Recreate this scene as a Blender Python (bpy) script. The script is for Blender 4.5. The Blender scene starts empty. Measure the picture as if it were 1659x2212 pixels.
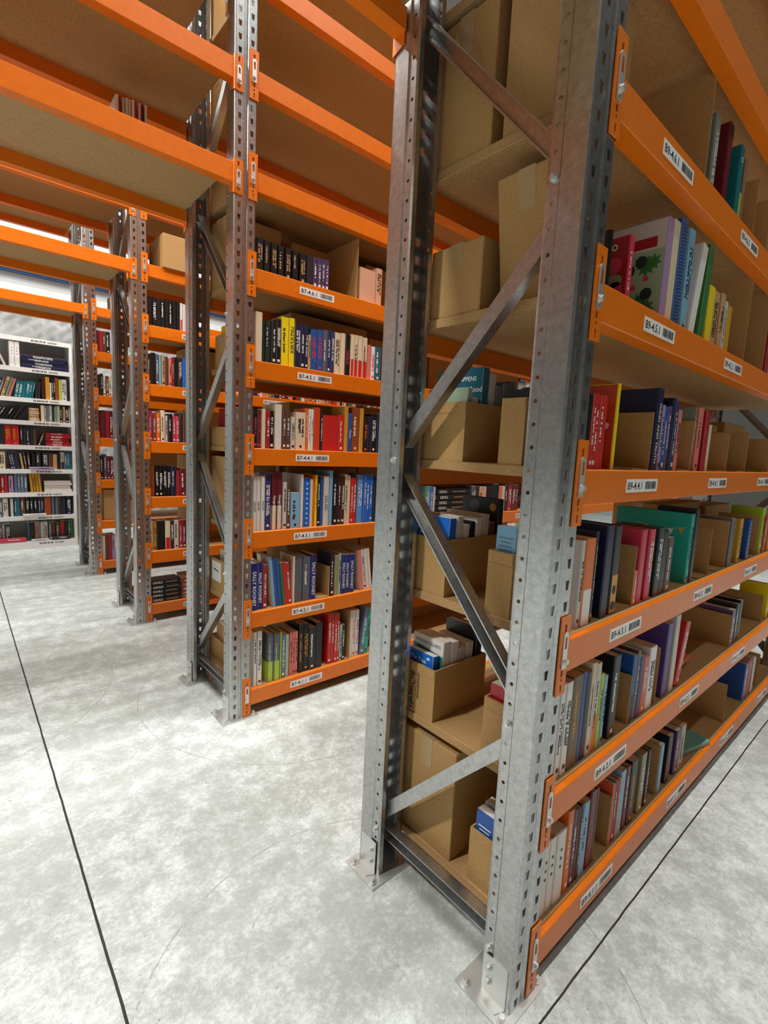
import bpy, bmesh, math, random
from mathutils import Vector, Matrix
R = math.radians
SC = bpy.context.scene
COL = SC.collection
# ------------------------------------------------------------------ camera, world, lights, exposure
def make_camera():
    cam = bpy.data.cameras.new('camera')
    cam.sensor_fit = 'HORIZONTAL'; cam.sensor_width = 36.0
    cam.lens = 1063.6 / 1659 * 36.0
    cam.clip_start = 0.02; cam.clip_end = 100
    yaw, pit, roll = R(48.71), R(-7.32), R(2.71)
    f = Vector((math.cos(pit)*math.cos(yaw), math.cos(pit)*math.sin(yaw), math.sin(pit)))
    rt = Vector((math.sin(yaw), -math.cos(yaw), 0)); up = rt.cross(f)
    c, s = math.cos(roll), math.sin(roll)
    rt2 = c*rt + s*up; up2 = -s*rt + c*up
    m = Matrix((rt2, up2, -f)).transposed().to_4x4()
    m.translation = Vector((-0.9573, -0.5396, 1.362))
    o = bpy.data.objects.new('camera', cam); o.matrix_world = m
    COL.objects.link(o); SC.camera = o
make_camera()
SC.view_settings.view_transform = 'Standard'; SC.view_settings.look = 'None'
SC.view_settings.exposure = -1.1; SC.view_settings.gamma = 1.0; SC.view_settings.use_curve_mapping = False
SC.cycles.use_denoising = True
SC.cycles.use_adaptive_sampling = True; SC.cycles.adaptive_threshold = 0.05; SC.cycles.max_bounces = 7; SC.cycles.diffuse_bounces = 4; SC.cycles.glossy_bounces = 4
SC.cycles.sample_clamp_indirect = 6.0
w = bpy.data.worlds.new('hall_air'); SC.world = w; w.use_nodes = True
w.node_tree.nodes['Background'].inputs[0].default_value = (0.9, 0.95, 1.0, 1)
w.node_tree.nodes['Background'].inputs[1].default_value = 0.2
def lamp(x, y, z, sx, sy, power, color=(1.0, 0.985, 0.95)):
    l = bpy.data.lights.new('high_bay_lamp', 'AREA'); l.shape = 'RECTANGLE'
    l.size = sx; l.size_y = sy; l.energy = power; l.color = color
    o = bpy.data.objects.new('high_bay_lamp', l); o.location = (x, y, z); COL.objects.link(o)
LAMP = 1.0
# strip lamps hung along the aisles, and one small flood over the cross aisle
for ly, lp in ((-0.55, 420), (1.10, 180), (2.72, 180), (4.33, 180), (5.95, 420)):
    lamp(-1.9, ly, 8.2, 3.0, 0.14, lp * LAMP); lamp(2.6, ly, 8.2, 3.0, 0.14, (700 if ly < 0 else 300) * LAMP)
for ly in (0.297, 1.913, 3.526, 5.12):
    lamp(-1.6, ly, 9.0, 2.4, 0.14, 330 * LAMP)
lamp(1.6, -2.6, 8.2, 3.0, 0.2, 200 * LAMP)  # extra lamp added to brighten the nearest rack's front faces
lamp(-3.9, 1.3, 5.6, 0.3, 0.3, 620 * LAMP)

# ------------------------------------------------------------------ materials
MATS = {}
def lin(c):
    return tuple(((v/255)/12.92 if v/255 <= 0.04045 else (((v/255)+0.055)/1.055)**2.4) for v in c) + (1.0,)
def new_mat(name):
    m = bpy.data.materials.new(name); m.use_nodes = True; nt = m.node_tree
    return m, nt, nt.nodes['Principled BSDF']
def node(nt, kind, **kw):
    n = nt.nodes.new(kind)
    for k, v in kw.items(): setattr(n, k, v)
    return n
def plain(name, rgb, rough=0.45, metal=0.0, spec=0.5, noise=0.0, scale=40.0, bump=0.0):
    if name in MATS: return MATS[name]
    m, nt, b = new_mat(name)
    b.inputs['Roughness'].default_value = rough; b.inputs['Metallic'].default_value = metal
    b.inputs['Specular IOR Level'].default_value = spec
    b.inputs['Base Color'].default_value = lin(rgb)
    if noise or bump:
        tc = node(nt, 'ShaderNodeTexCoord'); n = node(nt, 'ShaderNodeTexNoise')
        n.inputs['Scale'].default_value = scale; n.inputs['Detail'].default_value = 5
        nt.links.new(tc.outputs['Object'], n.inputs['Vector'])
        if noise:
            r = node(nt, 'ShaderNodeValToRGB')
            c = lin(rgb)
            r.color_ramp.elements[0].position = 0.3; r.color_ramp.elements[1].position = 0.7
            r.color_ramp.elements[0].color = tuple(v*(1-noise) for v in c[:3]) + (1,)
            r.color_ramp.elements[1].color = tuple(min(1, v*(1+noise)) for v in c[:3]) + (1,)
            nt.links.new(n.outputs['Fac'], r.inputs['Fac']); nt.links.new(r.outputs['Color'], b.inputs['Base Color'])
        if bump:
            bp = node(nt, 'ShaderNodeBump'); bp.inputs['Strength'].default_value = bump; bp.inputs['Distance'].default_value = 0.002
            nt.links.new(n.outputs['Fac'], bp.inputs['Height']); nt.links.new(bp.outputs['Normal'], b.inputs['Normal'])
    MATS[name] = m
    return m
def steel_mat():
    m, nt, b = new_mat('galvanised_steel')
    tc = node(nt, 'ShaderNodeTexCoord')
    v = node(nt, 'ShaderNodeTexVoronoi'); v.inputs['Scale'].default_value = 260
    n = node(nt, 'ShaderNodeTexNoise'); n.inputs['Scale'].default_value = 60; n.inputs['Detail'].default_value = 6
    for t in (v, n): nt.links.new(tc.outputs['Object'], t.inputs['Vector'])
    mx = node(nt, 'ShaderNodeMath', operation='ADD'); nt.links.new(n.outputs['Fac'], mx.inputs[0])
    sep = node(nt, 'ShaderNodeSeparateColor'); nt.links.new(v.outputs['Color'], sep.inputs[0])
    mul = node(nt, 'ShaderNodeMath', operation='MULTIPLY'); mul.inputs[1].default_value = 0.25
    nt.links.new(sep.outputs[0], mul.inputs[0]); nt.links.new(mul.outputs[0], mx.inputs[1])
    r = node(nt, 'ShaderNodeValToRGB')
    r.color_ramp.elements[0].position = 0.35; r.color_ramp.elements[0].color = (0.38, 0.385, 0.385, 1)
    r.color_ramp.elements[1].position = 0.95; r.color_ramp.elements[1].color = (0.57, 0.57, 0.565, 1)
    nt.links.new(mx.outputs[0], r.inputs['Fac']); nt.links.new(r.outputs['Color'], b.inputs['Base Color'])
    b.inputs["Roughness"].default_value = 0.3
    b.inputs['Metallic'].default_value = 0.97
    return m
def board_mat(name, lo, hi, scale):
    m, nt, b = new_mat(name)
    tc = node(nt, 'ShaderNodeTexCoord')
    n = node(nt, 'ShaderNodeTexNoise'); n.inputs['Scale'].default_value = scale; n.inputs['Detail'].default_value = 8; n.inputs['Roughness'].default_value = 0.7
    nt.links.new(tc.outputs['Object'], n.inputs['Vector'])
    r = node(nt, 'ShaderNodeValToRGB')
    r.color_ramp.elements[0].position = 0.32; r.color_ramp.elements[0].color = lin(lo)
    r.color_ramp.elements[1].position = 0.68; r.color_ramp.elements[1].color = lin(hi)
    nt.links.new(n.outputs['Fac'], r.inputs['Fac']); nt.links.new(r.outputs['Color'], b.inputs['Base Color'])
    b.inputs['Roughness'].default_value = 0.75; b.inputs['Specular IOR Level'].default_value = 0.25
    return m
def floor_mat():
    m, nt, b = new_mat('polished_concrete')
    tc = node(nt, 'ShaderNodeTexCoord')
    def noise(s, d=6, rgh=0.6):
        n = node(nt, 'ShaderNodeTexNoise'); n.inputs['Scale'].default_value = s; n.inputs['Detail'].default_value = d; n.inputs['Roughness'].default_value = rgh
        nt.links.new(tc.outputs['Object'], n.inputs['Vector']); return n
    def math2(op, a, bb):
        x = node(nt, 'ShaderNodeMath', operation=op)
        for i, v in enumerate((a, bb)):
            if v is None: continue
            if isinstance(v, (int, float)): x.inputs[i].default_value = v
            else: nt.links.new(v, x.inputs[i])
        return x.outputs[0]
    def ramp(fac, stops):
        r = node(nt, 'ShaderNodeValToRGB')
        while len(r.color_ramp.elements) < len(stops): r.color_ramp.elements.new(0.5)
        for e, (p, c) in zip(r.color_ramp.elements, stops): e.position = p; e.color = c
        nt.links.new(fac, r.inputs['Fac']); return r.outputs['Color']
    big, mid, fine = noise(1.1, 4), noise(11, 10, 0.8), noise(70, 8, 0.8)
    s1 = math2('ADD', math2('MULTIPLY', big.outputs['Fac'], 0.25), math2('MULTIPLY', mid.outputs['Fac'], 0.5))
    s2 = math2('ADD', s1, math2('MULTIPLY', fine.outputs['Fac'], 0.3))
    col = ramp(s2, ((0.42, lin((158, 163, 160))), (0.51, lin((174, 180, 177))), (0.555, lin((193, 200, 198))), (0.62, lin((216, 223, 222)))))
    sep = node(nt, 'ShaderNodeSeparateXYZ'); nt.links.new(tc.outputs['Object'], sep.inputs[0])
    wob = math2('MULTIPLY', math2('SUBTRACT', noise(9, 6).outputs['Fac'], 0.5), 0.005)
    def line(axis, pos, wd):
        d = math2('ABSOLUTE', math2('ADD', math2('SUBTRACT', sep.outputs[axis], pos), wob), None)
        return math2('LESS_THAN', d, wd)
    def ring(cx, cy, rad, wd):
        a = math2('POWER', math2('SUBTRACT', sep.outputs[0], cx), 2); c = math2('POWER', math2('SUBTRACT', sep.outputs[1], cy), 2)
        d = math2('ABSOLUTE', math2('SUBTRACT', math2('SQRT', math2('ADD', a, c), None), rad), None)
        broken = math2('GREATER_THAN', noise(11, 3).outputs['Fac'], 0.47)
        return math2('MULTIPLY', math2('LESS_THAN', d, wd), broken)
    joints = None
    for ax, pos in ((0, -0.714), (1, -0.055), (1, 4.285), (0, 5.3), (1, -4.4), (0, -6.7)):
        l = line(ax, pos, 0.0034 if ax == 0 else 0.0026); joints = l if joints is None else math2('MAXIMUM', joints, l)
    scuff = None
    for cx, cy, rad in ((0.45, 1.85, 0.78), (-0.5, 3.2, 0.62), (0.2, 4.9, 0.8), (-1.2, 2.7, 0.9), (-0.2, 0.2, 0.62)):
        g = ring(cx, cy, rad, 0.0028); scuff = g if scuff is None else math2('MAXIMUM', scuff, g)
    def mix(a, bcol, fac):
        x = node(nt, 'ShaderNodeMix', data_type='RGBA'); nt.links.new(fac, x.inputs['Factor']); nt.links.new(a, x.inputs[6]); x.inputs[7].default_value = bcol
        return x.outputs[2]
    speck = math2('GREATER_THAN', noise(33, 2).outputs['Fac'], 0.735)
    col = mix(col, lin((120, 120, 116)), math2('MULTIPLY', speck, 0.6))
    col = mix(col, lin((110, 108, 102)), math2('MULTIPLY', scuff, 0.4))
    col = mix(col, lin((38, 38, 36)), joints)
    nt.links.new(col, b.inputs['Base Color'])
    b.inputs['Roughness'].default_value = 0.5; b.inputs['Specular IOR Level'].default_value = 0.35
    return m
def wall_mat():
    m, nt, b = new_mat('grey_lattice_wall')
    tc = node(nt, 'ShaderNodeTexCoord')
    mp = node(nt, 'ShaderNodeMapping'); mp.inputs['Rotation'].default_value = (0, R(38), 0); nt.links.new(tc.outputs['Object'], mp.inputs[0])
    sp = node(nt, 'ShaderNodeSeparateXYZ'); nt.links.new(mp.outputs[0], sp.inputs[0])
    cb = node(nt, 'ShaderNodeCombineXYZ'); nz = node(nt, 'ShaderNodeTexNoise'); nz.inputs['Scale'].default_value = 3.0; nt.links.new(tc.outputs['Object'], nz.inputs['Vector'])
    ad = node(nt, 'ShaderNodeMath', operation='MULTIPLY_ADD'); ad.inputs[1].default_value = 0.35; nt.links.new(nz.outputs['Fac'], ad.inputs[0]); nt.links.new(sp.outputs[0], ad.inputs[2])
    nt.links.new(ad.outputs[0], cb.inputs[0]); nt.links.new(sp.outputs[2], cb.inputs[1])
    br = node(nt, 'ShaderNodeTexBrick'); nt.links.new(cb.outputs[0], br.inputs['Vector'])  # blurred diagonal lattice of slightly paler bands on grey
    br.inputs['Scale'].default_value = 2.2; br.inputs['Color1'].default_value = lin((138, 138, 136)); br.inputs['Color2'].default_value = lin((128, 128, 126))
    br.inputs['Mortar'].default_value = lin((156, 158, 158)); br.inputs['Mortar Size'].default_value = 0.13; br.inputs['Mortar Smooth'].default_value = 1.0
    n = node(nt, 'ShaderNodeTexNoise'); n.inputs['Scale'].default_value = 5; n.inputs['Detail'].default_value = 6; nt.links.new(tc.outputs['Object'], n.inputs['Vector'])
    mx = node(nt, 'ShaderNodeMix', data_type='RGBA'); mx.blend_type = 'OVERLAY'; mx.inputs['Factor'].default_value = 0.7
    nt.links.new(br.outputs['Color'], mx.inputs[6]); nt.links.new(n.outputs['Fac'], mx.inputs[7]); nt.links.new(mx.outputs[2], b.inputs['Base Color'])
    b.inputs['Roughness'].default_value = 0.8
    return m
STEEL = steel_mat()
ZINC = plain('bright_zinc', (214, 216, 214), 0.4, 0.8)
ORANGE = plain('orange_powder_coat', (222, 112, 5), 0.34, 0, 0.5, 0.05, 30)
BOARD = board_mat('particleboard', (154, 119, 76), (190, 154, 106), 170)
CARD = board_mat('brown_cardboard', (166, 130, 80), (188, 150, 98), 140)
PAPER = plain('book_paper', (232, 228, 216), 0.8, 0, 0.2, 0.04, 25)
OLDPAPER = plain('cream_paper', (206, 184, 150), 0.8, 0, 0.2, 0.05, 25)
WHITE = plain('white_steel', (238, 240, 238), 0.4)
STICK = plain('sticker_white', (236, 232, 228), 0.35)
INK = plain('black_ink', (18, 18, 18), 0.5)
FLOOR = floor_mat()
WALLM = wall_mat()
PAL = dict(black=(20, 20, 22), charcoal=(40, 40, 46), slate=(92, 96, 106), grey=(120, 122, 122), greygreen=(120, 130, 116), greengrey=(128, 140, 128),
 white=(236, 234, 230), offwhite=(224, 220, 212), pale=(206, 200, 192), cream=(226, 208, 176), tan=(196, 158, 108), beige=(186, 168, 140), khaki=(150, 140, 104),
 brown=(92, 62, 44), pinkbrown=(150, 108, 88), bronze=(104, 88, 62), rust=(150, 72, 34), peach=(222, 172, 140), salmon=(220, 122, 110), rose=(206, 64, 84), magenta=(206, 44, 130),
 red=(200, 36, 32), crimson=(168, 28, 40), maroon=(104, 24, 34), darkmaroon=(64, 22, 26), orangered=(206, 70, 26), orange=(228, 112, 24), coral=(222, 92, 60), mustard=(206, 158, 30), gold=(204, 150, 40),
 yellow=(240, 216, 20), lime=(176, 206, 50), green=(56, 120, 60), darkgreen=(28, 56, 46), palegreen=(160, 184, 156), skygreen=(96, 150, 140), aqua=(36, 170, 150), teal=(14, 112, 120), tealblue=(30, 100, 120),
 sky=(130, 180, 210), lightblue=(120, 172, 206), brightblue=(24, 104, 206), blue=(34, 84, 160), skyyellow=(90, 150, 210), bluegrey=(98, 116, 142), indigo=(40, 50, 104), navy=(26, 32, 66), navywhite=(24, 40, 120),
 violet=(92, 66, 116), purple=(74, 52, 96), lilac=(170, 140, 178), redblue=(80, 60, 130))
CNAME = dict(greygreen='grey-green', greengrey='grey-green', offwhite='off-white', pinkbrown='pinkish brown', darkmaroon='dark maroon', orangered='orange-red', darkgreen='dark green', palegreen='pale green',
 skygreen='sea-green', tealblue='teal-blue', lightblue='light blue', brightblue='bright blue', skyyellow='sky-blue', bluegrey='blue-grey', navywhite='royal blue', redblue='violet-blue', sky='pale blue', pale='light grey', aqua='turquoise')
def cmat(c): return plain('cover_' + c, PAL[c], 0.38, 0, 0.5)

# ------------------------------------------------------------------ mesh helpers
class MB:
    def __init__(s): s.v = []; s.f = []; s.m = []; s.cur = 0
    def quad(s, *pts):
        b = len(s.v); s.v.extend(tuple(p) for p in pts); s.f.append(tuple(range(b, b+len(pts)))); s.m.append(s.cur)
    def box(s, x0, y0, z0, x1, y1, z1):
        b = len(s.v)
        s.v += [(x0,y0,z0),(x1,y0,z0),(x1,y1,z0),(x0,y1,z0),(x0,y0,z1),(x1,y0,z1),(x1,y1,z1),(x0,y1,z1)]
        for q in ((0,3,2,1),(4,5,6,7),(0,1,5,4),(1,2,6,5),(2,3,7,6),(3,0,4,7)):
            s.f.append(tuple(b+i for i in q)); s.m.append(s.cur)
    def prism(s, poly, fn, a, b):
        n = len(poly); o = len(s.v)
        s.v += [tuple(fn(p, q, a)) for p, q in poly] + [tuple(fn(p, q, b)) for p, q in poly]
        s.f.append(tuple(o+i for i in range(n))); s.f.append(tuple(o+n+i for i in reversed(range(n)))); s.m += [s.cur]*2
        for i in range(n):
            j = (i+1) % n; s.f.append((o+i, o+n+i, o+n+j, o+j)); s.m.append(s.cur)
    def cyl(s, c, axis, r, h, n=10, ph=0.0):
        c = Vector(c)
        def fn(p, q, t):
            if axis == 'z': return c + Vector((p, q, t))
            if axis == 'x': return c + Vector((t, p, q))
            return c + Vector((p, t, q))
        s.prism([(r*math.cos(2*math.pi*i/n+ph), r*math.sin(2*math.pi*i/n+ph)) for i in range(n)], fn, 0, h)
    def add(s, verts, faces):
        b = len(s.v); s.v += verts
        for f in faces: s.f.append(tuple(b+i for i in f)); s.m.append(s.cur)
    def build(s, name, mats, parent=None, weld=False, recalc=True):
        me = bpy.data.meshes.new(name); me.from_pydata(s.v, [], s.f)
        if not isinstance(mats, (list, tuple)): mats = [mats]
        for m in mats: me.materials.append(m)
        if len(mats) > 1: me.polygons.foreach_set('material_index', s.m)
        if weld or recalc:
            bm = bmesh.new(); bm.from_mesh(me)
            if weld: bmesh.ops.remove_doubles(bm, verts=bm.verts, dist=1e-5)
            if recalc: bmesh.ops.recalc_face_normals(bm, faces=bm.faces)
            bm.to_mesh(me); bm.free()
        return link(name, me, parent)
def link(name, me, parent=None):
    o = bpy.data.objects.new(name, me); COL.objects.link(o)
    if parent is not None: o.parent = parent
    return o
def empty(name, loc=(0, 0, 0), rz=0.0):
    o = bpy.data.objects.new(name, None); o.empty_display_size = 0.1; o.location = loc; o.rotation_euler = (0, 0, rz); COL.objects.link(o); return o
LABELS = {}
def tag(o, label, cat, group=None):
    if label in LABELS: print('DUP LABEL', label)
    LABELS[label] = o.name
    o['label'] = label; o['category'] = cat
    if group: o['group'] = group
    return o
def struct(o): o['kind'] = 'structure'; return o
KIDS = {}
def copy_tree(o, parent=None):
    c = o.copy(); COL.objects.link(c)
    if parent is not None: c.parent = parent
    for ch in list(o.children): copy_tree(ch, c)
    return c
TXT = {}
def text_geo(s):
    """flat glyph outlines of s, filled: (verts2d, faces, x0, y0, x1, y1)"""
    if s in TXT: return TXT[s]
    cu = bpy.data.curves.new('glyphs', 'FONT'); cu.body = s; cu.resolution_u = 2; cu.offset = 0.012
    ob = bpy.data.objects.new('glyphs', cu); COL.objects.link(ob)
    dg = bpy.context.evaluated_depsgraph_get(); me = bpy.data.meshes.new_from_object(ob.evaluated_get(dg))
    vs = [(v.co.x, v.co.y) for v in me.vertices]; fs = [tuple(p.vertices) for p in me.polygons]
    bpy.data.objects.remove(ob); bpy.data.curves.remove(cu); bpy.data.meshes.remove(me)
    xs = [v[0] for v in vs]; ys = [v[1] for v in vs]
    TXT[s] = (vs, fs, min(xs), min(ys), max(xs), max(ys)); return TXT[s]
def put_text(mb, s, fn, cx, cy, w, h, stretch=False):
    """glyphs of s fitted into a w x h box centred on (cx, cy) of a face; fn(u, v) maps the face to 3-D"""
    vs, fs, x0, y0, x1, y1 = text_geo(s)
    k = min(w/(x1-x0), h/(y1-y0)); kx = w/(x1-x0) if stretch else k; ky = h/(y1-y0) if stretch else k
    mb.add([tuple(fn(cx+(x-(x0+x1)/2)*kx, cy+(y-(y0+y1)/2)*ky)) for x, y in vs], fs)

# ------------------------------------------------------------------ room
def room():
    mb = MB(); mb.box(-10, -9, -0.12, 15, 8.2, 0.0); struct(mb.build('floor', FLOOR))
    mb = MB(); mb.box(-10, 8.0, 0, 15, 8.2, 2.98); struct(mb.build('wall_back', WALLM))
    pale = plain('pale_cladding', (216, 220, 220), 0.6, 0, 0.3, 0.05, 3)
    mb = MB(); mb.box(-10, 8.0, 2.98, 15, 8.2, 9.3); struct(mb.build('wall_back_upper', pale))
    mb = MB(); mb.box(-10, 7.9, 3.455, 15, 7.999, 3.475); struct(mb.build('trim_1', plain('blue_trim', (30, 84, 136), 0.35)))
    mb = MB(); mb.box(-10, 7.88, 3.4752, 15, 7.999, 3.53); struct(mb.build('trim_2', plain('light_blue_trim', (150, 196, 236), 0.3)))
    side = plain('hall_cladding', (96, 94, 90), 0.7, 0, 0.3)
    mb = MB(); mb.box(-10.2, -9, 0, -10, 8.2, 9.3); struct(mb.build('wall_left', side))
    mb = MB(); mb.box(15, -9, 0, 15.2, 8.2, 9.3); struct(mb.build('wall_right', side))
    mb = MB(); mb.box(-10, -9.2, 0, 15, -9, 9.3); struct(mb.build('wall_front', side))
    mb = MB(); mb.box(-10, -9, 9.3, 15, 8.2, 9.5); struct(mb.build('ceiling', plain('white_ceiling', (150, 150, 148), 0.8)))
room()

# ------------------------------------------------------------------ rack frames
ROWY = {'B9': 0.0, 'B7': 1.616, 'B5': 3.229, 'B3': 4.826}
RNAME = {'B9': 'nearest rack', 'B7': 'second rack', 'B5': 'third rack', 'B3': 'fourth rack'}
ORD = ['zeroth', 'first', 'second', 'third', 'fourth', 'fifth', 'sixth', 'seventh', 'eighth', 'ninth', 'tenth', 'eleventh', 'twelfth', 'thirteenth', 'fourteenth', 'fifteenth', 'sixteenth', 'seventeenth',
       'eighteenth', 'nineteenth', 'twentieth'] + ['twenty-' + x for x in ('first', 'second', 'third', 'fourth', 'fifth', 'sixth', 'seventh', 'eighth', 'ninth')] + ['thirtieth'] + ['thirty-' + x for x in ('first', 'second', 'third', 'fourth', 'fifth', 'sixth', 'seventh', 'eighth', 'ninth')]
UH, UD, UW, RD = 4.2, 0.0907, 0.10, 0.593
def upright_mesh():
    """slotted front web with two slot columns and a rolled groove, drilled flanks, inward lips; front face on y = 0"""
    mb = MB(); n = int(UH/0.05)
    def web(xa, xb, ya, yb): mb.quad((xa, ya, 0), (xb, yb, 0), (xb, yb, UH), (xa, ya, UH))
    def slotcol(xa, xb):
        xm = (xa+xb)/2
        for i in range(n):
            z0, z1 = i*0.05, (i+1)*0.05; zl, zh = z0+0.013, z0+0.0355
            o = [(xa,0,z0),(xb,0,z0),(xb,0,z1),(xa,0,z1)]; q = [(xm-.0052,0,zl),(xm+.0052,0,zl),(xm+.0078,0,zh),(xm-.0078,0,zh)]
            for a in range(4):
                b = (a+1) % 4; mb.quad(o[a], o[b], q[b], q[a])
    def holecol(x, ya, yb):
        ym = (ya+yb)/2; hy = abs(yb-ya)/2
        for i in range(n):
            z0, z1 = i*0.05, (i+1)*0.05; zm = z0+0.03
            o = [(x,ym-hy,z0),(x,ym,z0),(x,ym+hy,z0),(x,ym+hy,zm),(x,ym+hy,z1),(x,ym,z1),(x,ym-hy,z1),(x,ym-hy,zm)]
            q = [(x, ym+.0048*math.cos(R(-135+45*a)), zm+.0048*math.sin(R(-135+45*a))) for a in range(8)]
            for a in range(8):
                b = (a+1) % 8; mb.quad(o[a], o[b], q[b], q[a])
    r = 0.006
    web(r, 0.010, 0, 0); slotcol(0.010, 0.034); web(0.034, 0.040, 0, 0)
    web(0.040, 0.045, 0, 0.007); web(0.045, 0.055, 0.007, 0.007); web(0.055, 0.060, 0.007, 0)
    web(0.060, 0.066, 0, 0); slotcol(0.066, 0.090); web(0.090, UW-r, 0, 0)
    for sgn, x in ((1, 0.0), (-1, UW)):
        arc = [(x+sgn*r*(1-math.sin(R(a))), r*(1-math.cos(R(a)))) for a in (0, 18, 36, 54, 72, 90)]
        for (xa, ya), (xb, yb) in zip(arc, arc[1:]): web(xa, xb, ya, yb)
        web(x, x, r, 0.056)
        web(x, x+sgn*0.004, 0.056, 0.061)
        holecol(x+sgn*0.004, 0.061, 0.085); web(x+sgn*0.004, x+sgn*0.007, 0.085, UD); web(x+sgn*0.007, x+sgn*0.022, UD, UD)
    me_o = mb.build('upright', STEEL, weld=True)
    so = me_o.modifiers.new('gauge', 'SOLIDIFY'); so.thickness = 0.002; so.offset = 0.0
    return me_o
def brace_mesh(mb, y0, z0, y1, z1, flip):
    L = math.hypot(y1-y0, z1-z0); dy, dz = (y1-y0)/L, (z1-z0)/L; xc = 0.05; hw, hd, t = 0.019, 0.016, 0.002
    prof = [(-hw,-hd),(hw,-hd),(hw,hd),(hw-.004,hd),(hw-.004,hd-t),(hw-t,hd-t),(hw-t,-hd+t),(-hw+t,-hd+t),(-hw+t,hd-t),(-hw+.004,hd-t),(-hw+.004,hd),(-hw,hd)]
    if flip: prof = [(p, -q) for p, q in reversed(prof)]
    mb.prism(prof, lambda p, q, t_: (xc+q, y0+dy*t_-dz*p, z0+dz*t_+dy*p), 0, L)
def hexbolt(mb, c, axis, r, h):
    mb.cyl(c, axis, r*1.5, h*0.3, 14); s = -1 if h < 0 else 1
    cc = Vector(c); cc['xyz'.index(axis)] += h*0.3; mb.cyl(cc, axis, r, h*0.7, 6)
def plate(parent, front):
    mb = MB()
    y0, y1 = (-0.018, 0.139) if front else (RD-0.121, RD+0.018)
    mb.box(-0.043, y0, 0.0, 0.141, y1, 0.006)
    yb = 0.012 if front else RD-0.012-0.07
    mb.box(-0.0035, yb, 0.006, -0.0012, yb+0.07, 0.115)      # upstand against the flank
    mb.prism([(0.0, yb), (-0.026, yb+0.012), (-0.026, yb+0.058), (0.0, yb+0.07)], lambda p, q, t: (p-0.0035, q, 0.006+t), 0, 0.003)
    pl = mb.build('base_plate', ZINC, parent)
    for bx, by in ((-0.026, y0+0.022), (-0.026, y1-0.022), (0.122, y0+0.022)):
        b = MB(); hexbolt(b, (bx, by, 0.006), 'z', 0.0085, 0.016); b.build('anchor_bolt', ZINC, pl)
    for bz in (0.045, 0.085):
        b = MB(); hexbolt(b, (-0.0035, yb+0.052 if front else yb+0.018, bz), 'x', 0.0065, -0.009); b.build('plate_bolt', ZINC, pl)
    return pl
def make_frame():
    root = empty('rack_frame')
    u = upright_mesh(); u.parent = root
    u2 = u.copy(); COL.objects.link(u2); u2.parent = root; u2.location = (UW, RD, 0); u2.rotation_euler = (0, 0, math.pi)
    plate(root, True); plate(root, False)
    F, B = 0.068, RD-0.068
    seq = [(B, 0.20, F, 0.68), (F, 0.77, B, 1.28), (B, 1.38, F, 1.87), (F, 1.97, B, 2.48), (B, 2.58, F, 3.07), (F, 3.17, B, 3.68)]
    for i, s in enumerate(seq):
        mb = MB(); brace_mesh(mb, *s, flip=(i % 2 == 1)); mb.build('diagonal_brace', STEEL, root)
    for z in (0.135, 3.78):
        mb = MB(); brace_mesh(mb, F, z, B, z, True); mb.build('cross_brace', STEEL, root)
    for y, z in ((0.073, 0.73), (0.073, 1.93), (0.073, 3.13), (RD-0.073, 1.33), (RD-0.073, 2.53), (RD-0.073, 0.16), (0.073, 0.13)):
        b = MB(); hexbolt(b, (0.003, y, z), 'x', 0.0062, -0.010); b.build('brace_bolt', ZINC, root)
    return root
proto = make_frame(); first = True
FRAMES = [(0.0, 'B9', 'galvanised end frame of nearest rack, standing on the concrete floor'), (0.0, 'B7', 'galvanised end frame of second rack, behind the nearest one'),
          (0.0, 'B5', 'galvanised end frame of third rack, behind the second one'), (0.0, 'B3', 'galvanised end frame of fourth rack, closest to the white bookcase'),
          (2.8, 'B9', 'far-end galvanised frame of nearest rack, dimly seen behind its cardboard dividers')]
for x, k, lab in FRAMES + [(2.8, k, 'far-end galvanised frame of %s, hidden deep between the racks' % RNAME[k]) for k in ('B7', 'B5', 'B3')] + \
        [(-2.8, k, 'galvanised frame carrying the outer end of high shelves beside %s' % RNAME[k]) for k in ('B9', 'B7', 'B5', 'B3')]:
    o = proto if first else copy_tree(proto); first = False
    o.location = (x, ROWY[k], 0)
    if x > 1: o.location = (x+UW, ROWY[k]+RD, 0); o.rotation_euler = (0, 0, math.pi)
    tag(o, lab, 'rack frame', 'galvanised rack frames')

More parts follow.
